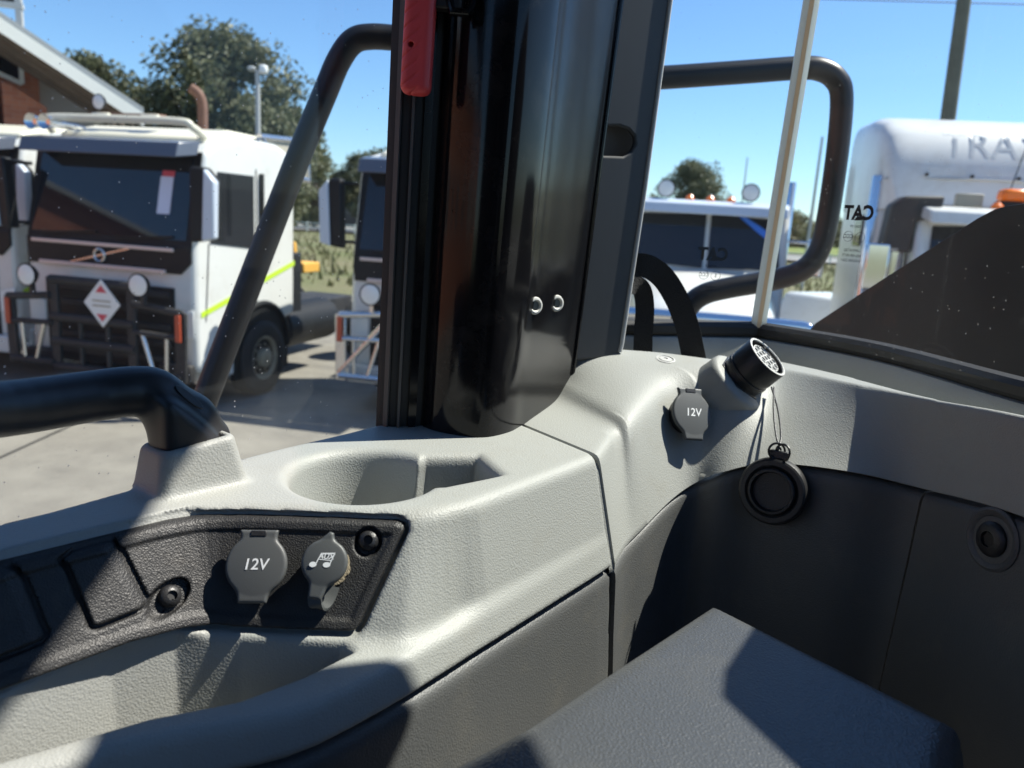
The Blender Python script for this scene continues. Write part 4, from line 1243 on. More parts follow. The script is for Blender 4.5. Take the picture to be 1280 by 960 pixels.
        b = MB(); b.tube(ring, 0.035, 8); b.build('arch_lip', M['tblack'], t)
        b = MB(); b.box((s * 1.12, 0.45, 0.55), (0.26, 0.60, 0.34)); b.build('step', M['white'], t, bevel=0.04)
        b = MB(); b.box((s * 1.12, 0.45, 0.36), (0.22, 0.5, 0.06)); b.build('step_tread', M['alu'], t, bevel=0.01)
        wheel(t, s * 1.30, 1.38, side=s)
        # mirrors
        b = MB(); b.prism([(s * 1.30, -0.16, 2.12), (s * 1.58, -0.12, 2.16), (s * 1.60, -0.12, 2.84), (s * 1.48, -0.14, 2.98), (s * 1.32, -0.18, 2.98)], (0, 0.16, 0)); mr = b.build('mirror', M['tblack'], t, bevel=0.03)
        b = MB(); b.prism([(s * 1.46, -0.17, 2.14), (s * 1.61, -0.15, 2.18), (s * 1.63, -0.15, 2.82), (s * 1.50, -0.17, 2.96)], (0, 0.10, 0)); b.build('shell', M['bluegrey'], mr, bevel=0.02)
        for z in (2.2, 2.93):
            b = MB(); b.tube([(s * 1.22, 0.16, z), (s * 1.42, -0.06, z)], 0.022, 8); b.build('mirror_arm', M['tblack'], mr)
    # chassis, tank, deck
    b = MB(); b.box((0, 3.6, 0.85), (0.9, 4.2, 0.30)); b.build('chassis', M['steel'], t, bevel=0.02)
    b = MB(); b.box((0, 2.55, 1.45), (2.2, 0.30, 0.95)); b.build('rear_box', M['tblack'], t, bevel=0.03)
    for s in (-1, 1):
        b = MB(); b.lathe((s * 0.86, 2.25, 0.80), (0, 1, 0), [(0.001, 0), (0.30, 0.0), (0.34, 0.03), (0.34, 1.5), (0.30, 1.53), (0.001, 1.53)], 24); b.build('fuel_tank', M['tblack'], t)
        wheel(t, s * 1.24, 4.8, side=s); wheel(t, s * 1.24, 6.05, side=s)
    if extras:
        b = MB(); b.tube(bez([(-0.42, 2.45, 1.2), (-0.42, 2.45, 3.6), (-0.42, 2.45, 3.98), (-0.46, 2.42, 4.14), (-0.56, 2.38, 4.22)], 6), 0.072, 16); b.build('exhaust_stack', M['rust'], t)
        b = MB(); b.tube(bez([(-1.0, 0.30, 3.33), (-1.02, 0.22, 3.45), (-0.92, 0.20, 3.50), (0, 0.16, 3.50), (0.92, 0.20, 3.50), (1.05, 0.26, 3.45), (1.05, 0.5, 3.36)], 5), 0.045, 10); b.build('roof_rail', M['cream'], t)
        b = MB(); b.box((-0.28, 0.75, 3.60), (1.1, 0.14, 0.07)); lb = b.build('light_bar', M['rust'], t, bevel=0.015)
        for x in (-0.60, 0.14):
            b = MB(); b.box((x, 0.66, 3.58), (0.26, 0.07, 0.09)); b.build('lens', M['cream'], lb, bevel=0.02)
        lamp_unit(t, Vector((-0.66, 0.70, 3.76)), 0.09)
        for x in (-0.98, -0.78):
            b = MB(); b.lathe((x, 0.05, 3.42), (0, -1, 0), [(0.03, -0.5), (0.035, -0.1), (0.09, 0.1), (0.095, 0.11), (0.03, 0.05)], 16); b.build('air_horn', M['chrome'], t)
        # side air deflector frame standing behind the roof
        for s in (-1, 1):
            pts = [(s * 1.12, 1.55, 3.48), (s * 1.16, 2.05, 3.02), (s * 1.16, 2.75, 3.0), (s * 1.12, 2.75, 3.55)]
            b = MB(); b.tube(pts + [pts[0]], 0.05, 8); d = b.build('air_deflector', M['alu'], t)
            b = MB(); b.prism(pts, (s * -0.02, 0, 0)); b.build('deflector_panel', M['tan'], d)
        b = MB(); b.tube([(0.15, 2.9, 1.75), (0.15, 2.9, 2.02), (0.85, 2.9, 2.02), (0.85, 2.9, 1.78)], 0.05, 8); b.build('deck_rail', M['yellow'], t)
        b = MB(); b.box((0.62, 3.05, 1.68), (0.9, 0.5, 0.16)); b.build('deck_box', M['yellow'], t, bevel=0.02)
    if bull:
        mb = M['steel'] if bull == 'black' else M['alu']
        def tb(pts, r, nm='bull_bar_tube', mm=None):
            b = MB(); b.tube(pts, r, 10); return b.build(nm, mm or mb, bar)
        b = MB()
        Y = -0.30
        b.prism([(-0.62, Y, 0.42), (-0.50, Y, 0.42), (-0.50, Y, 1.60), (-0.62, Y, 1.60)], (0, 0.05, 0))
        bar = b.build('bull_bar', mb, t, bevel=0.01)
        b = MB(); b.prism([(0.50, Y, 0.42), (0.62, Y, 0.42), (0.62, Y, 1.60), (0.50, Y, 1.60)], (0, 0.05, 0)); b.build('upright', mb, bar, bevel=0.01)
        for s in (-1, 1):
            b = MB(); b.prism([(s * 1.16, Y, 0.45), (s * 1.30, Y, 0.45), (s * 1.32, Y, 1.30), (s * 1.18, Y, 1.34)], (0, 0.05, 0)); b.build('wing_plate', mb, bar, bevel=0.01)
            tb([(s * 0.60, Y, 1.36), (s * 1.25, Y, 1.30)], 0.045); tb([(s * 0.60, Y, 1.02), (s * 1.25, Y, 1.0)], 0.035)
            tb([(s * 0.60, Y, 0.52), (s * 1.25, Y, 0.52)], 0.045)
            tb([(s * 0.72, Y, 1.0), (s * 0.86, Y, 0.54)], 0.028, mm=M['alu']); tb([(s * 1.06, Y, 1.0), (s * 1.04, Y, 0.54)], 0.022, mm=M['alu'])
            b = MB(); b.box((s * 1.24, Y - 0.03, 1.12), (0.07, 0.03, 0.32)); b.build('marker', M['redmark'], bar, bevel=0.006)
            lamp_unit(t, Vector((s * 0.80, Y - 0.12, 1.60)), 0.125)
            b = MB(); b.box((s * 0.80, Y - 0.06, 1.43), (0.05, 0.05, 0.12)); b.build('lamp_bracket', mb, bar)
        for z in (0.48, 0.80, 1.10, 1.56):
            tb([(-0.6, Y + 0.02, z), (0.6, Y + 0.02, z)], 0.055)
        if bull == 'black':
            for x in (-0.2, 0.2):
                tb([(x, Y + 0.03, 0.48), (x, Y + 0.03, 1.10)], 0.03)
        if bull == 'alu':
            tb([(-1.25, Y, 0.55), (-0.6, Y, 1.3)], 0.035)
        if bull == 'black':
            d = MB(); d.prism([(0.20, Y - 0.05, 1.62), (0.46, Y - 0.05, 1.33), (0.20, Y - 0.05, 1.04), (-0.06, Y - 0.05, 1.33)], (0, 0.012, 0)); pl = d.build('hazard_placard', M['lamp'], bar, bevel=0.004)
            for zc, sg in ((1.49, 1), (1.17, -1)):
                b = MB(); b.prism([(0.20 - 0.08, Y - 0.055, zc - 0.03 * sg), (0.20 + 0.08, Y - 0.055, zc - 0.03 * sg), (0.20, Y - 0.055, zc + 0.06 * sg)], (0, 0.004, 0)); b.build('placard_mark', M['redpaper'], pl)
            for zc in (1.30, 1.36):
                b = MB(); b.prism([(0.07, Y - 0.055, zc - 0.010), (0.33, Y - 0.055, zc - 0.010), (0.33, Y - 0.055, zc + 0.010), (0.07, Y - 0.055, zc + 0.010)], (0, 0.004, 0)); b.build('placard_line', M['tan'], pl)
    return t

def bonneted(loc, rz, label, sleeper=False):
    t = empty('prime_mover', loc, label, 'truck', 'trucks parked in a row in the yard', math.radians(rz))
    # bonnet: tapering, rounded on top
    st = []
    for y, w, zt in ((0.0, 0.78, 1.62), (0.12, 0.86, 1.76), (0.6, 0.90, 1.86), (1.3, 0.96, 2.0), (1.95, 1.02, 2.12)):
        row = []
        for k in range(13):
            a = math.pi * k / 12
            row.append((-w * math.copysign(abs(math.cos(a)) ** 0.45, math.cos(a)), y, 1.0 + (zt - 1.0) * abs(math.sin(a)) ** 0.55))
        st.append(row)
    b = MB(); b.grid(np.array(st)); b.add(st[0], [tuple(range(13))]); b.build('bonnet', M['white'], t, angle=50)
    b = MB(); b.prism([(-0.66, -0.02, 0.85), (0.66, -0.02, 0.85), (0.66, -0.02, 1.55), (-0.66, -0.02, 1.55)], (0, 0.05, 0)); g = b.build('grille', M['tblack'], t, bevel=0.02)
    for k in range(12):
        b = MB(); b.box((-0.6 + 0.109 * k, -0.03, 1.2), (0.03, 0.03, 0.66)); b.build('grille_bar', M['chrome'], g)
    for s in (-1, 1):
        ar = [(0.75 + 0.66 * math.cos(a), 0.72 + 0.62 * math.sin(a)) for a in [math.pi * k / 16 for k in range(17)]] + [(-0.1, 0.72), (-0.2, 1.0), (0.1, 1.42), (0.8, 1.50), (1.5, 1.40), (1.75, 0.72)]
        b = MB(); b.prism([(s * 0.80, y, z) for y, z in ar], (s * 0.42, 0, 0)); b.build('mudguard', M['white'], t, bevel=0.03)
        wheel(t, s * 1.18, 0.75, side=s)
        b = MB(); b.box((s * 0.88, -0.13, 1.28), (0.34, 0.1, 0.26)); b.build('headlight', M['lamp'], t, bevel=0.02)
    # chrome bull bar
    b = MB(); b.tube(bez([(-1.15, -0.35, 1.0), (-1.16, -0.40, 1.5), (-1.05, -0.42, 1.64), (-0.8, -0.42, 1.68), (0.8, -0.42, 1.68), (1.05, -0.42, 1.64), (1.16, -0.40, 1.5), (1.15, -0.35, 1.0)], 6), 0.07, 14); bb = b.build('bull_bar', M['chrome'], t)
    b = MB(); b.box((0, -0.36, 0.75), (2.4, 0.16, 0.5)); b.build('bumper', M['chrome'], bb, bevel=0.05)
    for x in (-0.55, 0.55):
        b = MB(); b.tube([(x, -0.40, 0.9), (x, -0.42, 1.66)], 0.045, 10); b.build('upright', M['chrome'], bb)
    # cab with split windscreen
    prof = [(1.95, 0.95), (1.95, 2.05), (2.28, 2.92), (2.5, 3.02), (3.4, 3.02), (3.45, 2.9), (3.45, 0.95)]
    b = MB(); a_, e_ = side_prism(prof, -1.08, 1.08); b.prism(a_, e_); b.build('cab', M['white'], t, bevel=0.06, seg=3)
    yw = lambda z: 1.95 + (z - 2.05) * 0.379
    for s in (-1, 1):
        b = MB(); b.prism([(s * 0.03, yw(2.10) - 0.012, 2.12), (s * 0.98, yw(2.10) - 0.012, 2.16), (s * 0.92, yw(2.84) - 0.012, 2.82), (s * 0.03, yw(2.84) - 0.012, 2.86)], (0, -0.012, 0.004)); b.build('windscreen', M['tglass'], t, bevel=0.006)
        b = MB(); b.prism([(s * 1.084, 2.30, 2.10), (s * 1.084, 3.2, 2.06), (s * 1.084, 3.2, 2.80), (s * 1.084, 2.50, 2.80)], (s * 0.008, 0, 0)); b.build('side_window', M['tglass'], t)
        b = MB(); b.box((s * 1.45, 2.15, 2.35), (0.24, 0.08, 0.5)); mr = b.build('mirror', M['chrome'], t, bevel=0.02)
        b = MB(); b.tube([(s * 1.08, 2.3, 2.55), (s * 1.40, 2.16, 2.55)], 0.016, 8); b.build('mirror_arm', M['chrome'], mr)
        b = MB(); b.lathe((s * 1.22, 3.55, 1.0), (0, 0, 1), [(0.075, 0), (0.075, 2.4), (0.065, 2.42), (0.06, 2.3)], 20); b.build('exhaust_stack', M['chrome'], t)
        b = MB(); b.lathe((s * 1.0, 3.0, 0.8), (0, 1, 0), [(0.001, 0), (0.3, 0), (0.33, 0.03), (0.33, 1.4), (0.3, 1.43), (0.001, 1.43)], 24); b.build('fuel_tank', M['alu'], t)
        wheel(t, s * 1.22, 6.2, side=s); wheel(t, s * 1.22, 7.45, side=s)
    b = MB(); b.prism([(-1.06, 2.26, 2.90), (1.06, 2.26, 2.90), (1.02, 1.98, 2.84), (-1.02, 1.98, 2.84)], (0, 0.05, 0.14)); b.build('sun_visor', M['bluegrey'] if not sleeper else M['white'], t, bevel=0.02)
    b = MB(); b.box((0, 5.4, 0.9), (0.9, 5.4, 0.3)); b.build('chassis', M['steel'], t)
    for x in (-0.28, 0.0, 0.28):
        b = MB(); b.lathe((x, 2.35, 3.02), (0, 0, 1), [(0.06, 0), (0.06, 0.05), (0.03, 0.085), (0.001, 0.09)], 14); b.build('marker_lamp', M['amber'], t)
    if not sleeper:
        for x in (-0.62, 0.52):
            lamp_unit(t, Vector((x, 2.25, 3.17)), 0.11)
        b = MB(); b.prism([(0.40, yw(2.83) - 0.035, 2.84), (0.50, yw(2.83) - 0.035, 2.84), (0.93, yw(2.45) - 0.035, 2.45), (0.93, yw(2.58) - 0.035, 2.58)], (0, -0.004, 0)); b.build('blue_banner', mat('blue_banner', (0.06, 0.22, 0.75), 0.4), t)
        b = MB(); b.prism([(0.80, yw(2.2) - 0.035, 2.16), (0.90, yw(2.2) - 0.035, 2.16), (0.89, yw(2.4) - 0.035, 2.40), (0.80, yw(2.4) - 0.035, 2.40)], (0, -0.004, 0)); b.build('notice', M['paper'], t)
        for x in (-0.45, 0.25):
            b = MB(); b.box((x, 2.75, 2.45), (0.5, 0.12, 0.6)); b.build('seat', M['tan'], t, bevel=0.1)
    else:
        # sleeper box and tall rounded roof fairing
        b = MB(); a_, e_ = side_prism([(3.47, 0.95), (3.47, 3.25), (3.6, 3.35), (5.2, 3.35), (5.3, 3.2), (5.3, 0.95)], -1.22, 1.22); b.prism(a_, e_); sb = b.build('sleeper', M['white'], t, bevel=0.10, seg=3)
        st = []
        for y, w, zt in ((3.30, 1.02, 3.10), (3.36, 1.14, 3.52), (3.55, 1.21, 3.92), (3.9, 1.24, 4.12), (4.4, 1.24, 4.22), (5.2, 1.24, 4.24), (5.25, 1.22, 4.2)):
            row = []
            for k in range(49):
                a = math.pi * k / 48
                row.append((-w * math.copysign(abs(math.cos(a)) ** 0.13, math.cos(a)), y, 3.02 + (zt - 3.02) * abs(math.sin(a)) ** 0.20))
            st.append(row)
        b = MB(); b.grid(np.array(st)); b.add(st[-1], [tuple(range(49))]); FAIR = b.build('roof_fairing', M['white'], t, angle=60)
        b = MB(); b.tube([(-1.2, 3.40, 3.38), (-0.6, 3.335, 3.40), (0, 3.325, 3.41), (0.6, 3.335, 3.40), (1.2, 3.40, 3.38)], 0.012, 6); b.build('fairing_joint', M['greypaint'], t)
        for x in (-0.75, -0.25, 0.25, 0.75):
            b = MB(); b.lathe((x, 3.32, 3.44), (0, -1, 0), [(0.022, 0), (0.022, 0.02), (0.001, 0.025)], 12); b.build('fastener', M['steel'], t)
        b = MB(); b.prism([(-1.226, 3.95, 2.55), (-1.226, 4.35, 2.55), (-1.226, 4.35, 2.95), (-1.226, 3.95, 2.95)], (-0.02, 0, 0)); sw = b.build('sleeper_window', M['tglass'], t, bevel=0.02)
        # raised air intake and its pipe beside the cab
        b = MB(); b.lathe((-1.25, 2.35, 1.2), (0, 0, 1), [(0.11, 0), (0.11, 1.35), (0.10, 1.36)], 20); ip = b.build('intake_pipe', M['chrome'], t)
        b = MB(); b.prism([(-1.40, 2.22, 2.52), (-1.10, 2.22, 2.52), (-1.08, 2.22, 2.86), (-0.86, 2.22, 2.92), (-0.84, 2.22, 3.14), (-1.24, 2.22, 3.12), (-1.36, 2.22, 3.02)], (0, 0.26, 0)); b.build('intake_hood', M['steel'], ip, bevel=0.03)
        b = MB(); b.box((0.10, 2.55, 3.09), (0.62, 0.22, 0.08)); lb = b.build('beacon_bar', M['tblack'], t, bevel=0.01)
        for x in (-0.06, 0.26):
            b = MB(); b.box((x, 2.55, 3.19), (0.30, 0.20, 0.15)); b.build('lens', M['orange'], lb, bevel=0.05)
        b = MB(); b.box((-0.52, 2.5, 3.12), (0.26, 0.12, 0.14)); b.build('aircon_vent', M['tan'], t, bevel=0.01)
        b = MB(); b.tube([(-0.16, 2.5, 3.05), (0.02, 2.55, 4.0)], 0.006, 6); b.build('aerial', M['steel'], t)
        lt = text_mesh('TRAX', 0.44, (Vector((0.0, 2.9, 3.80)), Vector((1, 0, 0)), Vector((0, 0, 1)), Vector((0, -1, 0))), 'lettering', mat('faded_lettering', (0.635, 0.647, 0.625), 0.3), t, bold=0.0, world_space=False)
        fme = FAIR.data
        bvh = BVHTree.FromPolygons([v.co for v in fme.vertices], [tuple(p.vertices) for p in fme.polygons])
        bm = bmesh.new(); bm.from_mesh(lt.data)
        bmesh.ops.triangulate(bm, faces=bm.faces); bmesh.ops.subdivide_edges(bm, edges=bm.edges, cuts=5, use_grid_fill=True)
        bm.to_mesh(lt.data); bm.free()
        for v in lt.data.vertices:
            q, n, ii, dd = bvh.ray_cast(v.co, Vector((0, 1, 0)))
            if q is not None: v.co = q + Vector((0, -0.004, 0.002))
    return t

TR = -10.4
cabover((-5.06, 9.5, 0), TR - 4, 'white cab-over truck with black bull bar and red and white diamond placard', lowcol='dark')
cabover((-8.0, 10.6, 0), TR, 'white cab-over truck at the left edge, mostly hidden by the truck with the diamond placard', bull=None, extras=False)
cabover((-0.95, 9.75, 0), TR, 'white cab-over truck with bright aluminium bull bar, mostly behind the black pillar', bull='alu', extras=False)
bonneted((2.18, 8.75, 0), TR, 'white bonneted truck with two round roof lamps and a blue banner in its windscreen')
bonneted((4.92, 6.15, 0), TR, 'white bonneted truck with tall white roof fairing and orange beacons', sleeper=True)

# ---- handrails outside the cab
M['rail'] = mat('black_handrail_paint', (0.010, 0.010, 0.011), 0.36, spec=0.38, bump=('noise', 300, 0.1, 0.001))
def rail(path, r, label):
    P = bez([W(aty(*q)) for q in path], 8)
    b = MB(); b.tube(P, r, 18); o = b.build('handrail', M['rail'], None, False)
    tag(o, label, 'handrail', 'black tube handrails outside the cab')
rail([(600, 58, 1.13), (500, 48, 1.12), (462, 46, 1.11), (441, 52, 1.105), (424, 75, 1.10), (408, 112, 1.095), (360, 230, 1.06), (258, 495, 0.97), (244, 532, 0.96), (226, 580, 0.955)], 0.0165, 'bent black handrail sloping down outside the left window')
rail([(700, 104, 1.25), (828, 97, 1.25), (930, 90, 1.25), (1000, 85, 1.25), (1026, 87, 1.25), (1044, 98, 1.25), (1052, 120, 1.25), (1048, 180, 1.25), (1036, 265, 1.25), (1026, 308, 1.25), (1008, 334, 1.25), (975, 348, 1.25), (910, 360, 1.25), (880, 368, 1.25), (862, 382, 1.25), (850, 405, 1.25), (846, 440, 1.25), (840, 520, 1.25)], 0.0172, 'black handrail loop outside the right windows')

# ---- yard, grass, road, rise in the ground
def ground_mat():
    m = mat('dry_grass_and_earth', (0.16, 0.14, 0.075), 0.9, vary=(0.12, 1.0, (0.09, 0.12, 0.03)), bump=('noise', 4, 0.5, 0.05))
    return m
NX, NY = 90, 90
xs = np.concatenate([np.linspace(-900, -60, 20), np.linspace(-55, 55, 50), np.linspace(60, 900, 20)])
ys = np.concatenate([np.linspace(-300, 0, 12), np.linspace(4, 160, 56), np.linspace(170, 1500, 22)])
gx, gy = np.meshgrid(xs, ys, indexing='ij')
rise = 2.7 * sstep(120, 230, gy) + 5.0 * sstep(200, 700, gy) + 7.0 * sstep(190, 520, gy) * sstep(10, 120, gx)
gz = -0.012 + rise + 0.25 * np.sin(gx * 0.11) * np.sin(gy * 0.07) * sstep(40, 80, gy)
b = MB(); b.grid(np.stack([gx, gy, gz], -1)); o = b.build('ground', ground_mat(), angle=None); tag(o, kind='structure')
M['concrete'] = mat('concrete_yard', (0.235, 0.22, 0.185), 0.85, vary=(1.6, 1.0, (0.175, 0.162, 0.138)), dust=(0.7, 0.75, (0.085, 0.08, 0.072)), bump=('noise', 25, 0.4, 0.01))
b = MB(); b.add([(-60, -40, 0), (60, -40, 0), (60, 24, 0), (-60, 24, 0)], [(0, 1, 2, 3)]); o = b.build('yard', M['concrete'], angle=None); tag(o, kind='structure')
b = MB()
for k in range(-6, 7):
    b.add([(k * 5.0 - 0.02, -40, 0.004), (k * 5.0 + 0.02, -40, 0.004), (k * 5.0 + 0.02, 24, 0.004), (k * 5.0 - 0.02, 24, 0.004)], [(0, 1, 2, 3)])
o = b.build('yard_joints', M['steel'], angle=None); tag(o, kind='structure')
M['road'] = mat('pale_road', (0.30, 0.29, 0.27), 0.85, vary=(0.5, 0.5, (0.22, 0.215, 0.2)))
b = MB(); b.add([(-300, 84, 0.30), (300, 84, 0.30), (300, 108, 0.32), (-300, 108, 0.32)], [(0, 1, 2, 3)]); o = b.build('road', M['road'], angle=None); tag(o, kind='structure')
M['lawn'] = mat('green_lawn', (0.12, 0.17, 0.03), 0.9, vary=(0.3, 0.8, (0.17, 0.18, 0.05)))
gx2, gy2 = np.meshgrid(np.linspace(-120, 120, 30), np.linspace(118, 200, 20), indexing='ij')
gz2 = 0.25 + 2.7 * sstep(120, 230, gy2) + 7.0 * sstep(190, 520, gy2) * sstep(10, 120, gx2)
b = MB(); b.grid(np.stack([gx2, gy2, gz2], -1)); o = b.build('lawn', M['lawn'], angle=None); tag(o, kind='structure')

# ---- trees
def leaf_mat(name, c1, c2):
    m = bpy.data.materials.new(name); m.use_nodes = True
    nt = m.node_tree; bs = nt.nodes['Principled BSDF']
    g = nt.nodes.new('ShaderNodeNewGeometry')
    r = nt.nodes.new('ShaderNodeMix'); r.data_type = 'RGBA'
    r.inputs[6].default_value = (*c1, 1); r.inputs[7].default_value = (*c2, 1)
    nt.links.new(g.outputs['Random Per Island'], r.inputs[0]); nt.links.new(r.outputs[2], bs.inputs['Base Color'])
    bs.inputs['Roughness'].default_value = 0.6
    tl = nt.nodes.new('ShaderNodeBsdfTranslucent'); nt.links.new(r.outputs[2], tl.inputs[0])
    mx = nt.nodes.new('ShaderNodeMixShader'); mx.inputs[0].default_value = 0.25
    out = nt.nodes['Material Output']
    nt.links.new(bs.outputs[0], mx.inputs[1]); nt.links.new(tl.outputs[0], mx.inputs[2]); nt.links.new(mx.outputs[0], out.inputs[0])
    return m
M['leafA'] = leaf_mat('gum_leaves', (0.085, 0.10, 0.05), (0.17, 0.175, 0.095))
M['leafB'] = leaf_mat('olive_leaves', (0.09, 0.095, 0.04), (0.17, 0.16, 0.075))
M['bark'] = mat('bark', (0.13, 0.10, 0.075), 0.9, vary=(6, 0.7, (0.07, 0.055, 0.04)))
def tree_meshes(seed, h, spread, nclump, nleaf, leaf, base=0.3):
    R = random.Random(seed)
    tr = MB(); lf = MB()
    top = Vector((R.uniform(-.3, .3), R.uniform(-.3, .3), h * 0.55))
    tr.tube(bez([(0, 0, -0.3), (0.05, 0, h * 0.2), (top.x * 0.6, top.y * 0.6, h * 0.4), tuple(top)], 4), [h * 0.028 - h * 0.018 * i / 12 for i in range(13)], 9)
    for c in range(nclump):
        a = R.uniform(0, 2 * math.pi); q = R.random() ** 0.5; zz = R.uniform(base, 1.0)
        env = math.sin(math.pi * min(1, max(0.06, (zz - base) / (1.02 - base))) ** 0.8) ** 0.6
        c_ = Vector((math.cos(a) * q * spread * env, math.sin(a) * q * spread * env, h * (zz - 0.04)))
        s0 = h * R.uniform(0.12, 0.42)
        st_ = Vector((top.x * s0 / (h * 0.55), top.y * s0 / (h * 0.55), s0))
        md = (st_ * 0.45 + c_ * 0.55) + Vector((R.uniform(-.4, .4), R.uniform(-.4, .4), -0.03 * h))
        if c % 2 == 0: tr.tube(bez([tuple(st_), tuple(md), tuple(c_)], 4), [h * 0.010 * (1 - i / 9.5) + 0.012 for i in range(9)], 5)
        rad = spread * R.uniform(0.16, 0.34)
        for k in range(nleaf):
            d = Vector((R.gauss(0, 1), R.gauss(0, 1), R.gauss(0, 0.75)))
            d = d.normalized() * rad * (R.random() ** 0.45)
            p = c_ + d
            n_ = Vector((R.gauss(0, 1), R.gauss(0, 1), R.gauss(0, 1) + 0.4)).normalized()
            u = n_.orthogonal().normalized(); v = n_.cross(u)
            s1 = leaf * R.uniform(0.5, 1.4); s2 = s1 * R.uniform(0.35, 0.6)
            lf.add([p - u * s1, p + v * s2, p + u * s1, p - v * s2], [(0, 1, 2, 3)])
    a = tr.mesh('trunk'); 
    me = bpy.data.meshes.new('crown'); me.from_pydata(lf.v, [], lf.f); me.update()
    return a, me
TM = [tree_meshes(11, 11.6, 4.6, 85, 300, 0.16), tree_meshes(5, 10, 3.4, 48, 270, 0.16), tree_meshes(23, 9.2, 4.0, 60, 280, 0.16, 0.18), tree_meshes(31, 8, 4.4, 34, 110, 0.30, 0.08)]
for a, c in TM: a.materials.append(M['bark'])
TM[0][1].materials.append(M['leafA']); TM[1][1].materials.append(M['leafA']); TM[2][1].materials.append(M['leafA']); TM[3][1].materials.append(M['leafB'])
def tree(x, y, z, k, s, rz, label, group):
    t = empty('gum_tree', (x, y, z), label, 'tree', group, rz)
    t.scale = (s, s, s)
    for nm, me in (('trunk', TM[k][0]), ('crown', TM[k][1])):
        o = bpy.data.objects.new(nm, me); COL.objects.link(o); o.parent = t
        for p in me.polygons: p.use_smooth = nm == 'trunk'
GT = 'tall gum trees behind the parked trucks'
def tz(x, y): return float(-0.012 + 2.7 * sstep(120, 230, y) + 5.0 * sstep(200, 700, y) + 7.0 * sstep(190, 520, y) * sstep(10, 120, x))
tree(-16.6, 44, 0, 0, 1.0, 0.3, 'tallest dark gum tree, right behind the rusty exhaust pipe', GT)
tree(-24.3, 45, 0, 1, 1.0, 1.2, 'slender gum tree at the left end, nearest the white gable', GT)
tree(-20.6, 46, 0, 2, 0.98, 2.0, 'dense round gum tree between the slender tree and the tallest tree', GT)
tree(-15.0, 43, 0, 2, 0.90, 4.0, 'bushy gum tree behind the light post', GT)
tree(-14.3, 47, 0, 1, 0.80, 5.0, 'small gum tree at the right end, next to the sloping handrail', GT)
FT = 'far trees along the street'
for (x, y, k, s, rz, lb) in ((-24.5, 92, 2, 1.0, 0.4, 'olive green far tree just right of the sloping handrail'), (-20.0, 96, 0, 0.80, 1.4, 'far tree behind the tan roofed house'), (-15.5, 90, 2, 1.05, 2.2, 'far tree nearest the left side of the black pillar'), (-31, 98, 3, 1.0, 3.0, 'low far bushy tree beside the house'), (17.3, 80, 0, 0.82, 5.0, 'lone round tree above the truck with two roof lamps')):
    tree(x, y, tz(x, y), k, s, rz, lb, FT)
BT = 'far bushes on the ridge'
R = random.Random(4)
for i in range(22):
    x = 24 + i * 4.6 + R.uniform(-1.5, 1.5); y = 165 + R.uniform(-12, 20)
    tree(x, y, tz(x, y) - 1.5, 3, R.uniform(0.75, 1.25), R.uniform(0, 6), 'distant bushy tree on the ridge line seen through the right windows', BT)
for i in range(12):
    x = -75 + i * 5.5 + R.uniform(-1.5, 1.5); y = 215 + R.uniform(-10, 20)
    tree(x, y, tz(x, y) - 1.5, 3, R.uniform(0.9, 1.5), R.uniform(0, 6), 'distant bushy tree beyond the lawn seen through the left window', 'far bushes beyond the lawn')
# scrub between the yard and the road
def scrub():
    R = random.Random(9); b = MB()
    for k in range(9000):
        x = R.uniform(-60, 60); y = 26 + 52 * R.random()
        h = R.uniform(0.15, 0.6); a = R.uniform(0, 6.3); w = R.uniform(0.04, 0.12)
        dx, dy = math.cos(a) * w, math.sin(a) * w; lx, ly = R.uniform(-.2, .2), R.uniform(-.2, .2)
        b.add([(x - dx, y - dy, 0), (x + dx, y + dy, 0), (x + lx, y + ly, h)], [(0, 1, 2)])
    me = bpy.data.meshes.new('dry_grass'); me.from_pydata(b.v, [], b.f); me.update()
    me.materials.append(leaf_mat('dry_grass_blades', (0.20, 0.17, 0.09), (0.11, 0.12, 0.04)))
    o = bpy.data.objects.new('dry_grass', me); COL.objects.link(o); tag(o, kind='stuff')
scrub()

# ---- brick building with white barge board
def brick_mat():
    m = mat('red_brick', (0.33, 0.11, 0.06), 0.85)
    nt = m.node_tree; bs = nt.nodes['Principled BSDF']
    tc = nt.nodes.new('ShaderNodeTexCoord'); mp = nt.nodes.new('ShaderNodeMapping'); mp.inputs['Rotation'].default_value = (math.pi / 2, 0, 0)
    br = nt.nodes.new('ShaderNodeTexBrick'); br.inputs['Scale'].default_value = 4.2
    br.inputs['Color1'].default_value = (0.46, 0.165, 0.085, 1); br.inputs['Color2'].default_value = (0.33, 0.11, 0.06, 1); br.inputs['Mortar'].default_value = (0.35, 0.28, 0.22, 1)
    br.inputs['Mortar Size'].default_value = 0.012; br.inputs['Brick Width'].default_value = 1.0; br.inputs['Row Height'].default_value = 0.34
    nt.links.new(tc.outputs['Object'], mp.inputs[0]); nt.links.new(mp.outputs[0], br.inputs[0]); nt.links.new(br.outputs[0], bs.inputs['Base Color'])
    return m
M['brick'] = brick_mat()
M['whitewood'] = mat('white_painted_timber', (0.75, 0.76, 0.70), 0.5, vary=(1.2, 0.4, (0.62, 0.63, 0.57)))
M['soffit'] = mat('brown_timber_soffit', (0.20, 0.16, 0.12), 0.8, vary=(3, 0.6, (0.12, 0.10, 0.08)))
M['tin'] = mat('grey_roof_sheet', (0.34, 0.36, 0.36), 0.5)
bl = empty('brick_building', (-7.35, 15.2, 0), 'red brick building with white barge board along its gable at the left edge', 'building', None, math.radians(40))
SLP = math.tan(math.radians(29.5)); EZ = 4.18
def rz_(x): return EZ - x * SLP
